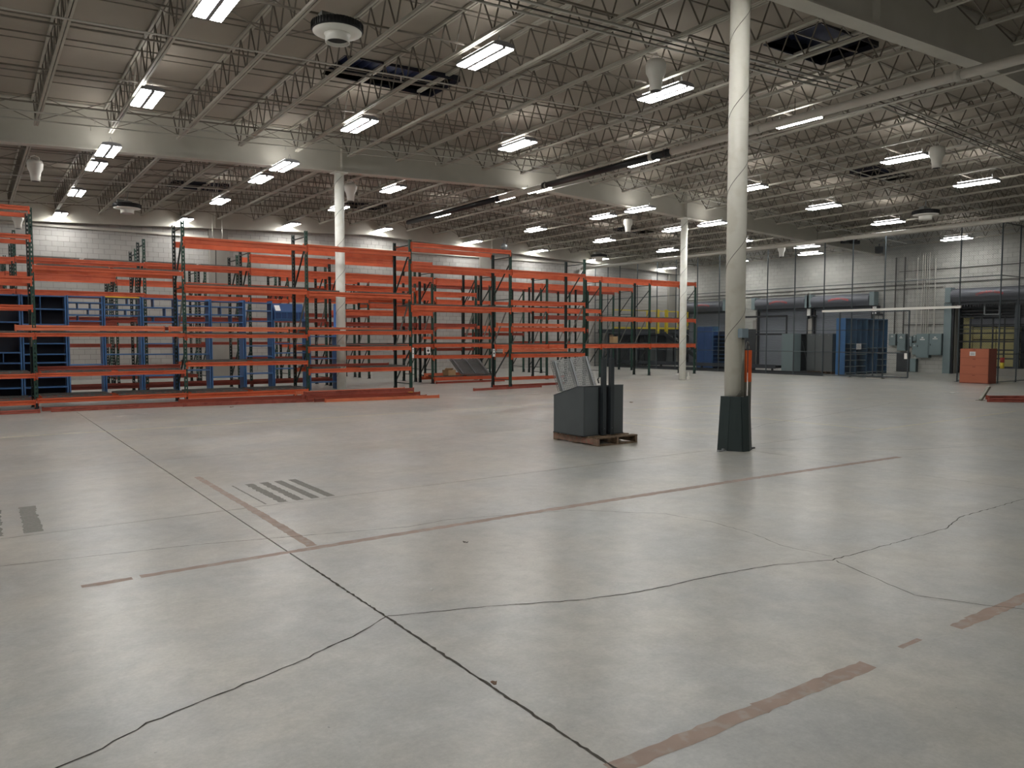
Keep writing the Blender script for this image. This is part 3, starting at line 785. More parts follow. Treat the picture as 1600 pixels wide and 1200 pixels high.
# ------------------------------------------------------------------ dark bin on pallet
pal = thing('pallet', 'worn wooden pallet under the dark steel bin', 'pallet', (7.62, 8.55, 0))
PW, PL = .82, 1.06
for x in (0, PW/2-.02, PW-.04):
    obj('stringer', MB().box(x, x+.04, 0, PL, .018, .105), 'wood_red' if x == 0 else 'wood', pal)
for i in range(6):
    y = i*(PL-.11)/5; obj('deck_board', MB().box(-.004+random.uniform(0,.01), PW+.004, y, y+.11, .106+random.uniform(0,.003), .126), 'wood', pal)
for i in range(3):
    y = i*(PL-.11)/2; obj('bottom_board', MB().box(0, PW, y, y+.11, .001, .017), 'wood', pal)
bn = thing('steel_bin', 'dark grey steel bin with sloping lid standing on a pallet', 'bin', (7.57, 8.80, .13))
BW, BD = .80, .74
obj('body', MB().prism([(0,0),(BD,0),(BD,.58),(.14,.745),(0,.75)], 'x', 0, BW), 'bin_grey', bn)
obj('lid', MB().prism([(-.004,.752),(.14,.747),(BD+.006,.582),(BD+.006,.588),(.14,.757),(-.004,.762)], 'x', -.004, BW+.004), 'bin_dark', bn)
obj('corner_fold', MB().box(-.003,.0,.0,.012,0,.748), 'bin_dark', bn)
obj('base_lip', MB().box(-.006,BW+.006,-.006,BD,-.003,.012), 'bin_dark', bn)
for x in (.31, .47):
    o = obj('upright_post', MB().box(x, x+.07, -.075, -.02, .004, 1.18), 'bin_dark', bn)
    obj('hook', MB().prism([(x+.01,1.18),(x+.06,1.18),(x+.045,1.24),(x+.055,1.27),(x+.035,1.34),(x+.028,1.27)], 'y', -.055, -.04), 'bin_dark', o)
    obj('mount', MB().box(x-.03, x+.0, -.02, -.001, .02, .74), 'black_steel', o)
    obj('bolt', MB().box(x+.03, x+.04, -.079, -.075, .1, .11), 'galv', o)
obj('latch', MB().tube([(.27,-.02,.80),(.25,-.02,.86),(.27,-.02,.88)], .02, 6), 'black_steel', bn)

# ------------------------------------------------------------------ high-bay lights
def lamp_mesh():
    hs = MB(); L = .61; 
    hs.prism([(-.21,0),(-.19,.05),(-.07,.075),(.07,.075),(.19,.05),(.21,0),(.21,-.01),(-.21,-.01)], 'y', -L, L)
    rd = MB()
    for y in (-.45, .45):
        rd.bar((-.05,y,.07),(0,y,.22),.008); rd.bar((.05,y,.07),(0,y,.22),.008)
    le = MB()
    for s in (-1, 1):
        a, b2 = (.03, .195)
        x0, x1 = (s*a, s*b2) if s > 0 else (-b2, -a)
        le.box(x0, x1, -L+.02, L-.02, -.03, -.012)
    up = MB().box(-.15,-.09,-.5,.5,.076,.079).box(.09,.15,-.5,.5,.076,.079)
    hs.box(-.03,.03,-L+.01,L-.01,-.035,-.011)
    return hs.mesh('housing','fixture_dark'), rd.mesh('hanger','wire'), le.mesh('lamp_panel','lamp'), up.mesh('uplight_slot','lamp_up')
HS, RD, LE, UP = lamp_mesh()
LX = [-5.85, -1.42, 3.03, 7.49, 11.95, 16.43, 21.5, 25.75, 30.2, 35.9]
LY = [1.15, 6.3, 11.4, 16.63, 21.75, 23.87, 28.5, 33.85]
skip = {(11.95,21.75),(30.2,11.4),(30.2,21.75),(35.9,21.75),(35.9,11.4),(-10.3,21.75),(-5.85,21.75),(-1.42,21.75),(11.95,6.3),(16.43,6.3),(21.5,6.3),(25.75,6.3),(30.2,6.3),(35.9,6.3)}
for ix, x in enumerate(LX):
    for iy, y in enumerate(LY):
        if (x, y) in skip: continue
        z = 6.88 - .042*abs(x-RIDGE) - .03
        X_, Y_ = x, y
        if y == 21.75: X_, Y_, z = x*.933, 20.3, 1.6+(z-1.6)*.933
        if x == 35.9 : z += .02
        if ix < 2 or iy < 2:
            if (x < 1 and y > 30): pass
            lab = 'unseen high-bay light, %s row from left wall, %s from back wall' % (ORD[ix], ORD[iy])
        else:
            vis = [k for k in range(2, len(LY)) if (x, LY[k]) not in skip]
            n = vis.index(iy)
            lab = 'glowing white high-bay light, %s from the camera in the %s row from the left' % (ORD[n], ORD[ix-2])
        t = thing('high_bay_light', lab, 'ceiling light', (X_, Y_, z), 0, 'white high-bay lights')
        link('housing', HS, t); link('hanger', RD, t); link('lamp_panel', LE, t); y < 33 and link('uplight_slot', UP, t)
t = thing('high_bay_light', 'glowing high-bay light near the dock wall above the hoods of the roller doors', 'ceiling light', (33.7, 22.6, 6.12), 0, 'white high-bay lights')
link('housing', HS, t); link('hanger', RD, t); link('lamp_panel', LE, t); link('uplight_slot', UP, t)

# ------------------------------------------------------------------ fans in the ceiling
def ring_fan(x, y, z, s, label):
    t = thing('ring_fan', label, 'ceiling fan', (x, y, z), 0, 'black ring fans')
    obj('intake_ring', MB().lathe([(.50*s,0),(.53*s,.03*s),(.53*s,.15*s),(.48*s,.18*s)], 36), 'fan_black', t, smooth=True)
    fins = MB()
    for k in range(48):
        a = 2*PI*k/48; fins.bar((.535*s*math.cos(a),.535*s*math.sin(a),.02*s),(.535*s*math.cos(a),.535*s*math.sin(a),.16*s),.012*s)
    obj('fins', fins, 'fan_black', t)
    obj('plate', MB().lathe([(.17*s,-.06*s),(.36*s,-.045*s),(.51*s,-.012*s),(.51*s,-.001),(.2*s,-.001)], 36), 'fan_white', t, smooth=True)
    obj('nozzle', MB().lathe([(.28*s,-.05*s),(.25*s,-.10*s),(.255*s,-.22*s),(.235*s,-.22*s),(.225*s,-.06*s)], 28), 'fan_white', t, smooth=True)
    obj('outlet', MB().lathe([(.224*s,-.15*s),(.224*s,-.145*s)], 24), 'fan_black', t)
    obj('motor', MB().lathe([(.2*s,.18*s),(.2*s,.27*s),(.1*s,.30*s)], 18), 'fan_grey', t, smooth=True)
    obj('control_box', MB().box(-.38*s,-.12*s,-.12*s,.1*s,.181*s,.32*s), 'fan_grey', t)
    obj('hanger', MB().bar((0,0,.3*s),(.05,.02,jb(x)-z),.02).bar((-.1,0,.28*s),(0,0,jb(x)-z),.012), 'galv', t)
ring_fan(4.75, 11.3, 6.26, .72, 'large black-ringed fan with white nozzle near the top left of the picture')
ring_fan(4.46, 28.3, 5.92, .8, 'black-ringed fan hanging far back above the left racks')
ring_fan(27.5, 13.8, 5.95, .8, 'black-ringed fan hanging above the right side near the white pipe')
ring_fan(27.9, 31.3, 6.0, .8, 'small far black-ringed fan beside a light near the far wall')
def air_fan(x, y, z, s, label):
    t = thing('air_fan', label, 'ceiling fan', (x, y, z), 0, 'white bottle-shaped air fans')
    obj('shell', MB().lathe([(.115*s,0),(.12*s,.12*s),(.14*s,.24*s),(.19*s,.34*s),(.2*s,.48*s),(.17*s,.56*s),(.05*s,.57*s)], 28), 'fan_white', t, smooth=True)
    obj('outlet', MB().lathe([(.10*s,-.004),(.10*s,-.001)], 20), 'fan_black', t)
    obj('handle', MB().tube([(-.12*s,0,.53*s),(-.1*s,0,.66*s),(0,0,.70*s),(.1*s,0,.66*s),(.12*s,0,.53*s)], .02*s, 6), 'fan_white', t)
    obj('cord', MB().tube([(0,0,.70*s),(.02,0,max(.72*s,jb(x)-z))], .015, 5), 'pipe_black', t)
for x, y, z, s, lab in [(1.6,23.8,5.72,.95,'white bottle-shaped fan at the far left below the girder'),
    (9.95,22.8,5.92,.95,'white bottle-shaped fan just right of the far left column'),
    (10.4,10.15,6.12,.95,'white bottle-shaped fan above a light near the top right of centre'),
    (20.3,9.95,5.95,.95,'white bottle-shaped fan at the end of a light on the right'),
    (22.45,23.4,6.02,.95,'white bottle-shaped fan hanging alone in the middle distance'),
    (32.8,23.4,5.65,.95,'white bottle-shaped fan over the wire cage behind the white pipe'),
    (1.65,33.3,5.6,.95,'white bottle-shaped fan seen under the top beam at the far left')]:
    air_fan(x, y, z, s, lab)
gl = thing('mirror_globe', 'round silver globe hanging above the racks against the far wall', 'globe', (20.8, 30.0, 5.95))
obj('ball', MB().lathe([(.17*math.sin(PI*i/12), -.17*math.cos(PI*i/12)) for i in range(1,12)], 20), 'galv', gl, smooth=True)
obj('cord', MB().bar((0,0,.16),(0,0,jb(20.8)-5.95),.02), 'pipe_black', gl)

# ------------------------------------------------------------------ pipes and conduits
def pipe(name, a, b, d, m, label, cat='pipe', hang=None, sleeves=(), n=14, group=None):
    t = thing(name, label, cat, (0,0,0), 0, group)
    o = obj('pipe_run', MB().tube([a, b], d, n), m, t, smooth=True)
    a = Vector(a); b2 = Vector(b); L = (b2-a).length; dd = (b2-a)/L
    k = 1.5
    if hang:
        while k < L:
            p = a+dd*k; top = jb(p.x)
            if top > p.z+d/2: obj('hanger_rod', MB().bar((p.x,p.y,p.z+d/2),(p.x,p.y,top),.012), 'conduit_dark', t)
            k += hang
    for s in sleeves:
        p = a+dd*s; q = a+dd*(s+.12); obj('coupling', MB().tube([p, q], d*1.18, n), m, t, smooth=True)
    return t
pipe('roof_pipe', (15.1,-6.0,6.46), (15.1,14.15,6.46), .18, 'pipe_white', 'long thick white pipe along the roof ridge, right part near the camera', hang=3.0, sleeves=(9.5,13,17.4,20.8))
pipe('roof_pipe', (15.1,14.17,6.46), (15.1,19.4,6.46), .18, 'pipe_black', 'black length of ridge pipe between two lights at mid height', sleeves=(.1,5.3))
pipe('roof_pipe', (15.1,19.42,6.44), (15.1,22.0,6.44), .18, 'pipe_white', 'short white length of ridge pipe passing under the girder')
pipe('roof_pipe', (15.1,22.02,6.44), (15.1,28.8,6.44), .18, 'pipe_black', 'black length of ridge pipe running to the far wall lights', sleeves=(.1,))
pipe('conduit', (15.32,-6.0,6.34), (15.32,20.2,6.34), .045, 'conduit', 'thin white conduit running beside the ridge pipe', 'conduit')
pipe('cage_pipe', (29.5,-6,5.72), (29.5,34.6,5.72), .17, 'pipe_white', 'long white pipe running above the wire cage along the right side', hang=3.4, sleeves=(6,12,17.6,24,30))
for i, (y, z, d, m) in enumerate([(9.55,6.83,.05,'conduit'),(9.68,6.80,.03,'conduit_dark'),(9.82,6.83,.045,'conduit')]):
    t = thing('conduit', ['nearest','middle','farthest'][i]+' of three conduits crossing under the joists at the top of the picture', 'conduit', (0,0,0), 0, 'ceiling conduits')
    obj('conduit_run', MB().tube([(2.0,y,jb(2.0,y)-.05-.02*i),(RIDGE-.3,y,jb(RIDGE,y)-.05-.02*i)], d, 8), m, t, smooth=True)
    obj('conduit_run', MB().tube([(RIDGE+.3,y,jb(RIDGE,y)-.05-.02*i),(29,y,jb(29,y)-.05-.02*i)], d, 8), m, t, smooth=True)
for i, (y, d, lab) in enumerate([(18.9,.035,'nearest thin sprinkler line crossing under the joists'),(19.6,.03,'second thin sprinkler line before the first girder'),(26.4,.035,'thin sprinkler line crossing beyond the first girder'),(31.2,.035,'thin sprinkler line close to the far wall'),(13.2,.03,'thin sprinkler line crossing above the nearest lights')]):
    t = thing('sprinkler_line', lab, 'pipe', (0,0,0), 0, 'sprinkler lines')
    obj('pipe_run', MB().tube([(-8,y,jb(-8)-.05),(RIDGE-.2,y,jb(RIDGE)-.05)], d, 6), 'conduit', t)
    obj('pipe_run', MB().tube([(RIDGE+.2,y,jb(RIDGE)-.05),(36,y,jb(36)-.05)], d, 6), 'conduit', t)
    for k in range(9):
        x = -2+4.4*k; obj('sprinkler_head', MB().bar((x,y,jb(x)-.05),(x,y,jb(x)-.14),.018), 'conduit', t)
# hose loop at far wall
t = thing('hanging_hose', 'looped pale hose hanging from the roof by the far wall pilaster', 'hose', (8.8, 34.0, 5.75))
obj('loop', MB().tube([(-.2,0,1.6),(-.2,0,.2),(-.1,0,-.15),(0,0,-.25),(.1,0,-.15),(.2,0,.2),(.2,0,1.6)], .03, 6), 'conduit', t)
obj('drop_pipe', MB().tube([(0,0.3,-.25),(0,0.4,-1.9),(.15,.4,-2.2),(.15,.4,-3.6)], .04, 6), 'conduit_dark', t)

# ------------------------------------------------------------------ wire cage
XCg = 30.4
PY = [34.4,33.3,32.3,30.9,29.4,28.05,26.6,25.2,23.8,22.4,20.95,19.5,18.2,16.8,13.9,12.5]
CH = 5.8
cage = thing('wire_cage', 'tall dark chain-link cage enclosing the dock side of the hall', 'fence', (XCg, 0, 0))
pm = cached('cpost', lambda: MB().lathe([(.026,0),(.026,CH)], 8).box(-.07,.07,-.07,.07,0,.01).mesh('fence_post','cage'))
for y in PY: link('fence_post', pm, cage, (0, y, 0))
def weave(W, z0, z1, step=.085, wd=.0042):
    def mk():
        mb = MB(); H = z1-z0; c = -H
        while c < W:
            # rising wire: z = (y - c)
            a0 = max(0, c); a1 = min(W, c+H)
            if a1 > a0: mb.bar((0,a0,z0+a0-c),(0,a1,z0+a1-c),wd,n=3,caps=False)
            b0 = max(0, W-c-H); b1 = min(W, W-c)
            if b1 > b0: mb.bar((.004,b0,z0+(W-c)-b0),(.004,b1,z0+(W-c)-b1),wd,n=3,caps=False)
            c += step
        return mb.mesh('chain_link', 'cage_wire')
    return cached(('weave', round(W,2), z0, z1), mk)
for a, b in zip(PY[1:], PY[:-1]):
    gate = a == 13.9
    z0 = 2.86 if gate else .06
    link('chain_link', weave(b-a, z0, CH), cage, (0, a, 0))
    for z in ([2.84, 3.9, CH-.02] if gate else [.05, 1.05, 1.98, 3.9, CH-.02]):
        obj('rail', MB().bar((0,a+.026,z),(0,b-.026,z),.032,n=6), 'cage', cage)
    if a >= 19.4 and b < 34: obj('kick_plate', MB().box(.0,.012,a+.03,b-.03,.0,.16), 'black_steel', cage)
# return leg towards the dock wall
XP = [31.9, 33.6, 35.4, 37.3]
for x in XP: link('fence_post', pm, cage, (x-XCg, 12.5, 0))
px = 0.0
for x in XP:
    q = x-XCg; o = link('chain_link', weave(q-px, .06, CH), cage, (q, 12.5, 0)); o.rotation_euler = (0,0,PI/2)
    for z in (.05,1.05,1.98,3.9,CH-.02): obj('rail', MB().bar((px+.026,12.5,z),(q-.026,12.5,z),.032,n=6), 'cage', cage)
    px = q
# gate track and leaf
tr = thing('gate_track', 'bright galvanised sliding-gate track across the cage opening', 'rail', (XCg-.09, 0, 0))
obj('track', MB().box(-.03,.03,13.8,19.5,2.76,2.85), 'fan_white', tr)
for y in (13.95, 16.8, 18.2, 19.45): obj('bracket', MB().box(.03,.07,y-.02,y+.02,2.79,2.82), 'cage', tr)
gt = thing('sliding_gate', 'dark framed chain-link gate leaf slid half open in the cage', 'gate', (XCg-.13, 15.7, 0))
obj('frame', MB().bar((0,0,.08),(0,0,2.72),.045).bar((0,2.95,.08),(0,2.95,2.72),.045).bar((0,0,.08),(0,2.95,.08),.045).bar((0,0,2.72),(0,2.95,2.72),.045).bar((0,0,1.05),(0,2.95,1.05),.035).bar((0,1.45,.08),(0,1.45,2.72),.035), 'cage', gt)
link('chain_link', weave(2.95, .1, 2.7), gt)
obj('latch_plate', MB().box(-.03,.03,.03,.14,.82,1.05), 'fan_white', gt)
obj('base_plate', MB().box(-.1,.1,1.0,1.7,0.0,.03), 'concrete_plain', gt)

# ------------------------------------------------------------------ dock doors
def arch_text(txt, size, radius, parent, loc, m='red_print'):
    cu = bpy.data.curves.new('lettering', 'FONT'); cu.body = txt; cu.size = size; cu.align_x = 'CENTER'; cu.extrude = .002
    tmp = bpy.data.objects.new('lettering', cu); COL.objects.link(tmp)
    dg = bpy.context.evaluated_depsgraph_get(); dg.update()
    me = bpy.data.meshes.new_from_object(tmp.evaluated_get(dg))
    bpy.data.objects.remove(tmp)
    for v in me.vertices:
        x, y, z = v.co; a = x/radius; r = radius+y
        v.co = (r*math.sin(a), r*math.cos(a)-radius, z)
    me.materials.clear(); me.materials.append(M[m])
    o = bpy.data.objects.new('lettering', me); COL.objects.link(o); o.parent = parent; o.location = loc
    o.rotation_euler = (PI/2, 0, -PI/2)
    return o
def dock_door(i, y0, y1, closed=True, curtain_bottom=0.05):
    d = struct('door_%d' % i)
    W = y1-y0; yc = (y0+y1)/2; x = XR
    # hood: half round
    R = .26; zc = 3.62
    prof = [(x-.001, zc+R+.04), (x-.22, zc+R+.04)] + [(x-.22-R*math.sin(t*PI/10), zc+R*math.cos(t*PI/10)) for t in range(0, 9)] + [(x-.30, zc-R-.05), (x-.001, zc-R-.05)]
    hd = MB(); hd.prism(prof, 'y', y0-.05, y1+.05); obj('hood', hd, 'hood_grey', d)
    for yy in (y0-.32, y1+.06):
        obj('end_bracket', MB().box(x-.42, x-.001, yy, yy+.25, 3.30, 3.98), 'panel_grey', d)
    for yy in (y0-.1, y1+.02):
        obj('guide_rail', MB().box(x-.12, x-.001, yy, yy+.08, 0, 3.32), 'black_steel', d)
    obj('header_bar', MB().box(x-.1, x-.02, y0-.02, y1+.02, 3.18, 3.31), 'bin_dark', d)
    if closed:
        cu = MB(); z = curtain_bottom
        while z < 3.3:
            cu.prism([(x+.03, z), (x+.03, z+.075), (x+.0, z+.062), (x-.004, z+.035), (x+.0, z+.012)], 'y', y0, y1); z += .075
        obj('curtain', cu, 'curtain', d)
    else:
        tooth = MB(); k = y0+.05
        while k < y1-.06:
            tooth.box(x-.08, x-.06, k, k+.06, 3.08, 3.19); k += .12
        obj('bottom_teeth', tooth, 'black_steel', d)
    arch_text('OVERHEAD DOOR', .135, 1.5, d, (x-.495, yc, 3.66))
    return d
# lettering is 1.1 m wide arched red print on each hood
for i, (a, b) in enumerate(OPEN):
    dock_door(i+1, a, b, closed=(i < 3))
# motor box and operator beside doors 2/3
for y, lab in ((30.2,'chain hoist operator with white label beside the first dock door hood'),(24.75,'chain hoist operator with white label between the two middle dock doors'),(21.05,'chain hoist operator with white label at the right end of the third hood')):
    t = thing('hoist_operator', lab, 'door motor', (XR-.02, y, 2.75), 0, 'dock door operators')
    obj('label_plate', MB().box(-.26,-.25,-.08,.12,.12,.5), 'white_paper', t)
    obj('motor', MB().box(-.25,-.001,-.14,.16,.1,.52), 'black_steel', t)
    obj('chain_wheel', MB().lathe([(.13,0),(.15,.04),(.13,.08)], 16), 'black_steel', t, (-.16,-.26,.05))
    obj('chain', MB().bar((-.16,-.38,.05),(-.16,-.38,-1.5),.015).bar((-.16,-.14,.05),(-.16,-.14,-1.5),.015), 'black_steel', t)
for y, lab in ((24.75,'pale door jamb post between the middle dock doors'),(29.6,'pale door jamb post right of the first dock door'),(28.35,'pale door jamb post left of the second dock door')):
    tag(obj('jamb_post', MB().box(0,.14,-.12,.12,0,2.7).box(-.004,0,-.015,.015,0,2.7), 'concrete_plain', None, (XR-.155,y,0)), lab, 'post', 'pale jamb posts')

# open door 4: dock pit, trailer gate
d4 = thing('dock_gate', 'black folding scissor gate across the open dock door', 'gate', (XR+.25, 0, 0))
for k in range(7):
    y = 14.35+.48*k; obj('gate_bar', MB().bar((0,y,.05),(0,y,2.62),.05), 'black_steel', d4)
for k in range(7):
    z = .35+.38*k; obj('gate_rail', MB().bar((0.03,14.2,z),(0.03,17.2,z),.06), 'black_steel', d4)
fy = thing('foam_pad', 'pale yellow dock pad panels filling the open dock door', 'dock pad', (XR+.8, 0, 0))
for a, b2, z0, z1 in [(14.9,15.85,.95,1.55),(15.9,16.85,.95,1.55),(14.9,15.85,1.6,2.15),(15.9,16.85,1.6,2.15),(14.05,14.4,.3,2.5),(16.9,17.3,.2,2.6),(14.9,15.85,.35,.9),(15.9,16.85,.35,.9)]:
    obj('pad', MB().box(0,.12,a,b2,z0,z1), 'foam_yellow', fy)
up_ = thing('dock_curtain', 'grey dock head curtain above the yellow pads', 'curtain', (XR+.7, 0, 0))
obj('curtain', MB().box(0,.06,14.6,17.0,2.2,2.55), 'curtain', up_)
for z in (2.75,2.9,3.05): obj('torsion_bar', MB().bar((-.3,14.1,z),(-.3,17.2,z),.05), 'black_steel', up_)
obj('track', MB().bar((-.35,16.2,2.72),(-.35,16.2,3.3),.06).bar((-.35,15.5,2.72),(-.35,16.2,2.72),.05).bar((-.35,15.6,2.72),(-.35,15.6,3.3),.04), 'galv', up_)
ps = thing('dock_post', 'dark steel post with pale pipes at the open dock door', 'post', (XR-.2, 14.62, 0))
obj('post', MB().box(-.06,.06,-.1,.1,0,3.1), 'cage', ps)
obj('pipe', MB().tube([(.2,-.35,.0),(.2,-.35,3.3)], .22, 12).tube([(.2,-.65,.0),(.2,-.65,3.3)], .1, 10), 'concrete_plain', ps, smooth=True)
for y, lab in ((14.95,'red and yellow bollard just right of the orange-red cabinet'),(13.85,'red and yellow bollard at the right by the cage corner')):
    bo = thing('bollard', lab, 'bollard', (XR-.75, y, .32), 0, 'red and yellow bollards')
    obj('yellow_band', MB().lathe([(.08,0),(.08,.26)], 16), 'yellow', bo, smooth=True)
    obj('red_band', MB().lathe([(.082,.26),(.082,.48)], 16), 'red_paint', bo, smooth=True)
tag(obj('dock_curb', MB().box(0,.8,-1.2,.9,0,.32), 'concrete_plain', None, (XR-1.1,14.35,0)), 'low concrete curb under the bollards at the open dock', 'curb')
obj('jamb', MB().box(XR-.16,XR-.001,17.42,17.75,0,3.3), 'panel_grey', bpy.data.objects['door_4'])
ext = struct('wall_dock_recess')
obj('recess_shell', MB().box(XR+2.9,XR+3.0,13,18,-.2,3.6).box(XR+.3,XR+3,13,13.1,-.2,3.6).box(XR+.3,XR+3,17.9,18,-.2,3.6).box(XR+.3,XR+3,13,18,3.5,3.6), 'platform', ext)
for i, (a, b) in enumerate(OPEN[:3]):
    obj('recess_shell', MB().box(XR+.29,XR+.3,a-.1,b+.1,0,3.4), 'dark_recess', ext)

# ------------------------------------------------------------------ electrical gear on the dock wall
def epanel(y0, y1, z0, z1, dpt, label, sub=True, m='panel_grey'):
    t = thing('electrical_panel', label, 'electrical panel', (XR-.001, y0, z0), 0, 'grey electrical panels')
    W, H2 = y1-y0, z1-z0
    obj('case', MB().box(-dpt,0,0,W,0,H2), m, t)
    obj('door', MB().box(-dpt-.015,-dpt,.05*W,.95*W,.06*H2,.95*H2), m, t)
    obj('shadow_edge', MB().box(-dpt,-.002,-.012,-.001,0,H2), 'panel_edge', t)
    if sub:
        obj('label_strip', MB().box(-dpt-.018,-dpt-.0155,.3*W,.7*W,.74*H2,.78*H2), 'white_paper', t)
        obj('label_mark', MB().box(-dpt-.018,-dpt-.0155,.42*W,.58*W,.81*H2,.86*H2), 'white_paper', t)
        obj('handle', MB().box(-dpt-.03,-dpt-.016,.86*W,.9*W,.45*H2,.52*H2), 'black_steel', t)
epanel(20.0,20.33,1.29,1.86,.2,'small grey switch box, leftmost of the electrical gear on the dock wall')
epanel(19.5,19.9,1.04,1.86,.22,'tall grey switch box, second from left of the electrical gear')
epanel(19.22,19.40,1.25,1.75,.14,'narrow grey meter box right of the tall switch box')
epanel(19.02,19.18,1.5,1.8,.12,'tiny upper grey box left of the large panels')
epanel(18.97,19.20,.85,1.42,.14,'small lower grey box left of the large panels')
epanel(18.36,18.94,.72,1.86,.26,'largest grey electrical panel on the dock wall')
epanel(17.78,18.34,.85,1.86,.26,'rightmost large grey electrical panel on the dock wall')
epanel(18.97,19.25,.02,.66,.2,'low grey cabinet on the floor under the meter boxes', False)
epanel(19.35,20.0,.02,.95,.05,'dark grey sheet leaning on the wall under the switch boxes', False, 'cab_dark')
for i, (y, z1, z0, lab) in enumerate([(20.12,5.6,1.86,'leftmost thick'),(19.68,5.6,1.86,'second thick'),(18.80,5.7,1.87,'first thin'),(18.70,5.7,1.87,'second thin'),(18.60,5.7,1.87,'third thin'),(18.50,5.7,1.87,'fourth thin'),(18.22,5.4,1.87,'rightmost thick'),(19.05,5.5,1.9,'single thin left-hand')]):
    tag(obj('wall_conduit', MB().tube([(XR-.1,y,z0),(XR-.1,y,z1)], .07 if 'thick' in lab else .04, 8), 'conduit' if i not in (0,1) else 'conduit_dark', None), lab+' vertical conduit rising from the panels on the dock wall', 'conduit', 'wall conduits')
for i, (z, y0, y1) in enumerate([(4.9,12.6,20),(4.25,12.6,34),(4.05,17.9,34),(2.3,17.7,19.7),(3.0,17.5,18.9)]):
    tag(obj('wall_cable', MB().bar((XR-.03,y0,z),(XR-.03,y1,z),.03), 'conduit_dark', None), ['highest','second highest','third highest','low bent','short middle'][i]+' horizontal cable run on the dock wall', 'cable', 'wall cable runs')

# ------------------------------------------------------------------ cabinets in the cage
def paper(parent, loc, wd, h, axis='x'):
    o = obj('notice', MB().box(-.002,0,-wd/2,wd/2,0,h), 'white_paper', parent, loc)
    ln = MB()
    for k in range(4): ln.box(-.0035,-.002,-wd*.35,wd*.35,h*(.2+.17*k),h*(.2+.17*k)+.008)
    q = obj('print', ln, 'ink', parent, loc); return o
oc = thing('file_cabinet', 'orange-red lateral file cabinet with a white notice by the cage gate', 'cabinet', (29.70, 12.52, 0))
obj('body', MB().box(.02,.62,0,.98,0,1.26), 'cab_orange_side', oc)
obj('side_face', MB().box(.02,.62,-.004,-.001,.0,1.26), 'cab_orange_side', oc)
for k, (z0, z1) in enumerate([(.03,.33),(.34,.64),(.65,.92),(.93,1.25)]):
    o = obj('drawer', MB().box(0,.018,.01,.97,z0,z1), 'cab_orange', oc)
    obj('handle', MB().box(-.008,0,.44,.54,z1-.05,z1-.03), 'cab_orange_side', o)
paper(oc, (-.001,.55,1.0), .2, .15)
names = ['leftmost','middle','rightmost']
for k in range(3):
    t = thing('metal_cabinet', names[k]+' of the three plain grey steel cabinets beside the blue shelving', 'cabinet', (32.35, 21.15-.44*k, .11), 0, 'grey steel cabinets')
    obj('body', MB().box(.01,.6,0,.43,0,1.74), 'cab_grey', t)
    obj('door', MB().box(0,.009,.01,.42,.02,1.72), 'cab_grey', t)
    obj('latch', MB().box(-.012,-.001,.18,.22,1.66,1.69), 'galv', t)
for k in range(2):
    pt = thing('pallet', ['left','right'][k]+' wooden pallet under the grey steel cabinets', 'pallet', (32.3, 20.9-.66*k, 0), 0)
    for j in range(3): obj('stringer', MB().box(.0,.7,.02+.27*j,.06+.27*j,.0,.09), 'wood', pt)
    for j in range(4): obj('deck_board', MB().box(.02+.17*j,.16+.17*j,0,.64,.091,.108), 'wood', pt)
t = thing('metal_cabinet', 'single tall light grey steel cabinet behind the cage in front of a dock door', 'cabinet', (31.3, 21.6, .0), 0)
obj('body', MB().box(.01,.6,0,.62,.1,1.86), 'panel_grey', t); obj('door', MB().box(0,.009,.01,.61,.12,1.85), 'panel_grey', t); obj('plinth', MB().box(.03,.58,.03,.6,0,.1), 'black_steel', t)
for k, (y, lab) in enumerate([(22.9,'dark narrow open cabinet with inner braces left of the grey cabinets'),(21.75-.3,'dark narrow cabinet door beside the row of grey cabinets')]):
    t = thing('open_cabinet', lab, 'cabinet', (32.6+1.2*(1-k), y+(.22 if k else 0), 0), 0)
    obj('frame', MB().box(0,.4,0,.03,0,1.86).box(0,.4,.42,.45,0,1.86).box(0,.4,0,.45,1.83,1.86).box(0,.4,0,.45,0.02,.1), 'cab_dark', t)
    obj('back', MB().box(.38,.4,.03,.42,.1,1.83), 'cab_dark', t)
    obj('inner_brace', MB().bar((.1,.05,.3),(.1,.4,1.5),.02), 'cab_grey', t)
# blue dock shelving
for k in range(4):
    t = thing('dock_shelving', ['leftmost','second','third','rightmost'][k]+' open bay of the tall dark blue cabinets behind the cage', 'shelving', (31.95+.88*k, 19.4, 0), 0, 'dark blue cabinets in the cage')
    obj('back_panel', MB().box(.02,.86,.43,.45,.03,2.54), 'dock_blue', t)
    for x in (0,.86): obj('side_panel', MB().box(x,x+.02,0,.45,.0,2.54), 'dock_blue_bright' if (x == 0 and k == 0) else 'dock_blue', t)  # lit end face of the row: its light is put into a brighter blue
    obj('top_panel', MB().box(.02,.86,0,.43,2.5,2.54), 'dock_blue', t)
    for z in ([.1,.38,.66,.92,1.18,1.4] if k in (0,1) else [.1,.38,.66,.95,1.2] if k == 3 else [.1,1.2]):
        obj('shelf', MB().box(.021,.859,.01,.43,z-.02,z), 'dock_blue', t)
        obj('shelf_edge', MB().box(.021,.859,.003,.0095,z-.022,z+.003), 'panel_grey', t)
    if k in (0,1): obj('inner_divider', MB().box(.43,.44,.02,.42,1.41,2.49), 'dock_blue', t)
    if k == 1:
        o = obj('notice', MB().box(.02,.42,-.002,0,1.14,1.4), 'white_paper', t)
        obj('print', MB().box(.07,.37,-.0035,-.002,1.2,1.21).box(.07,.37,-.0035,-.002,1.26,1.27).box(.07,.3,-.0035,-.002,1.32,1.33), 'ink', o)
ld = thing('blue_locker', 'dark blue locker behind the cage near the mezzanine stairs', 'locker', (33.5, 28.2, 0))
obj('body', MB().box(.02,.6,0,1.1,0,2.3), 'dock_blue', ld)
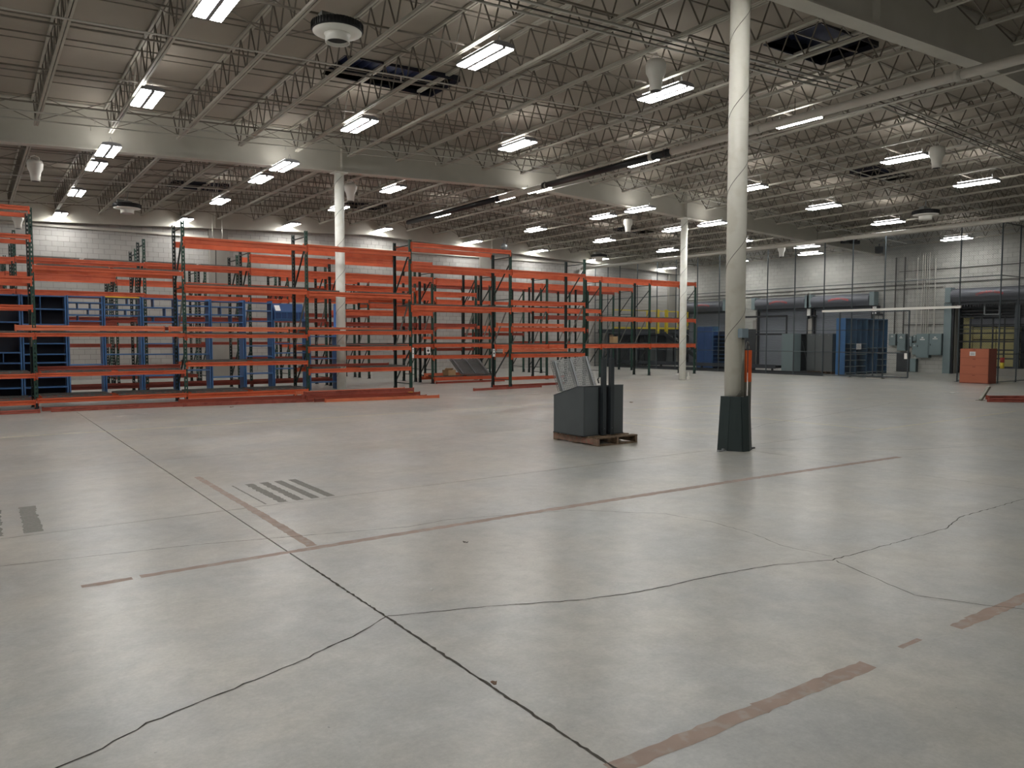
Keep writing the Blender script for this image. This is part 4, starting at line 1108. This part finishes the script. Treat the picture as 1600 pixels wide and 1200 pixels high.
for k in range(2): obj('door', MB().box(0,.018,.02+.54*k,.53+.54*k,.03,2.27), 'blue_deep', ld)
ld = thing('blue_shelf_rack', 'blue rack with many thin shelves behind the cage', 'shelving', (32.2, 26.1, 0))
for y in (0,.95): obj('side_panel', MB().box(0,.45,y,y+.02,0,2.0), 'blue_deep', ld)
obj('back_panel', MB().box(.44,.45,.02,.95,0,2.0), 'blue_inner', ld)
for k in range(9): obj('shelf', MB().box(.01,.43,.021,.949,.2+.2*k,.215+.2*k), 'dock_blue_bright' if k % 3 == 0 else 'blue', ld)
gr = thing('grey_partition', 'dark grey steel partition panels beside the blue shelf rack', 'partition', (32.1, 24.3, 0))
for k in range(3): obj('panel', MB().box(0,.04,.55*k,.54+.55*k,.05,2.1), 'cab_dark', gr)
sg = thing('door_portal', 'black rectangular steel frame standing before the second dock door', 'frame', (33.2, 23.3, 0))
obj('frame', MB().bar((0,0,2.75),(0,3.2,2.75),.1).bar((0,0,1.85),(0,3.2,1.85),.08).bar((0,0,1.85),(0,0,2.75),.06).bar((0,3.0,0),(0,3.0,2.75),.08).bar((0,2.6,0),(0,2.6,1.85),.04), 'black_steel', sg)
cv = thing('conveyor', 'long dark low conveyor running along the foot of the cage', 'conveyor', (31.4, 22.3, 0))
obj('bed', MB().box(0,.6,.3,11.2,.22,.34), 'black_steel', cv)
for k in range(8): obj('leg', MB().box(.05,.12,.5+1.45*k,.58+1.45*k,0,.22), 'black_steel', cv)
obj('side_rail', MB().box(-.03,-.002,.3,11.2,.2,.38), 'platform', cv)

# mezzanine with yellow rails
mz = thing('mezzanine', 'dark steel mezzanine with yellow railings in the far right corner', 'platform', (0, 0, 0))
obj('platform_deck', MB().box(30.7,37.2,33.3,34.45,2.0,2.18), 'platform', mz)
obj('fascia', MB().box(30.7,37.2,33.24,33.298,1.86,2.22), 'platform', mz)
obj('toe_board', MB().box(30.7,37.2,33.22,33.238,2.22,2.32), 'yellow', mz)
obj('top_rail', MB().box(30.7,37.2,33.22,33.27,3.28,3.34), 'yellow', mz)
obj('mid_rail', MB().box(34.5,37.2,33.22,33.26,2.8,2.84), 'yellow', mz)
for x in [30.72,32.3,33.5,36.2,37.1]:
    obj('rail_post', MB().box(x,x+.06,33.22,33.27,2.22,3.28), 'yellow', mz)
for x in (34.25, 35.0): obj('gate_post', MB().box(x,x+.16,33.05,33.2,1.95,3.4), 'yellow', mz)
for x in (31.0,33.5,36.0): obj('support_post', MB().box(x,x+.12,33.3,33.42,0,1.99), 'black_steel', mz)
obj('back_sheet', MB().box(31.2,36.9,34.1,34.14,0,1.95), 'platform', mz)
for k in range(7): obj('panel', MB().box(31.3+.8*k,31.9+.8*k,34.0,34.09,.1,1.8), 'cab_dark' if k % 2 else 'cab_grey', mz)
st = thing('stair', 'steep steel stair with pale handrails leading to the mezzanine', 'stairs', (34.4, 29.3, 0))
for s in (0, .8):
    obj('stringer', MB().bar((s,0,.1),(s,3.6,2.1),.04,.2), 'black_steel', st)
    obj('handrail', MB().tube([(s,0,.1),(s,-.05,1.0),(s,3.5,3.0)], .035, 6), 'galv', st)
for k in range(9): obj('tread', MB().box(.0,.8,.3+.38*k,.52+.38*k,.26+.22*k,.29+.22*k), 'platform', st)

for i, (x, y, z, sx, lab) in enumerate([(33.2,20.3,6.0,.35,'left black box'),(34.0,20.3,6.05,.5,'middle black box'),(35.6,20.0,5.7,.3,'right black box')]):
    tt = thing('black_box', lab+' hung on the girder end above the dock doors', 'equipment', (x,y,z), 0, 'black boxes on the girder')
    obj('case', MB().box(-sx/2,sx/2,-.12,.12,0,.3), 'black_steel', tt); obj('hanger', MB().bar((0,0,.3),(0,0,jb(x)+.02-z),.03), 'black_steel', tt)
# small litter on the floor
def litter(x, y, s, label, m='white_paper', name='paper_scrap'):
    mb = MB(); rnd = random.Random(int(x*100)); n = 7
    vs = [(s*(.6+.5*rnd.random())*math.cos(2*PI*i/n), s*.45*(.6+.5*rnd.random())*math.sin(2*PI*i/n), .004+.02*rnd.random()) for i in range(n)]
    vs2 = [(a, b, c+.004) for a, b, c in vs]
    mb.add(vs+vs2, [tuple(range(n-1,-1,-1)), tuple(range(n,2*n))]+[(i,(i+1)%n,n+(i+1)%n,n+i) for i in range(n)])
    tag(obj(name, mb, m, None, (x,y,.0)), label, 'litter', 'floor litter')
litter(23.9, 11.0, .28, 'crumpled white paper on the floor in front of the cage gate')
litter(26.2, 24.0, .2, 'white scrap on the floor past the end of the racks')
litter(13.6, 14.0, .07, 'small dark scrap on the open floor beyond the bin', 'wood', 'debris')
litter(5.0, 18.4, .05, 'small brown chip on the floor left of the beam pile', 'wood', 'debris')
litter(7.4, 22.9, .18, 'white plastic scrap on the floor behind the racks')
litter(2.35, 4.2, .015, 'tiny white chip on the floor near the joint', 'white_paper', 'debris')
litter(1.93, 2.87, .02, 'tiny rust-brown chip lying on the near joint', 'wood_red', 'debris')
litter(3.13, 5.05, .03, 'tiny dark chip on the floor below the red tape line', 'crack', 'debris')
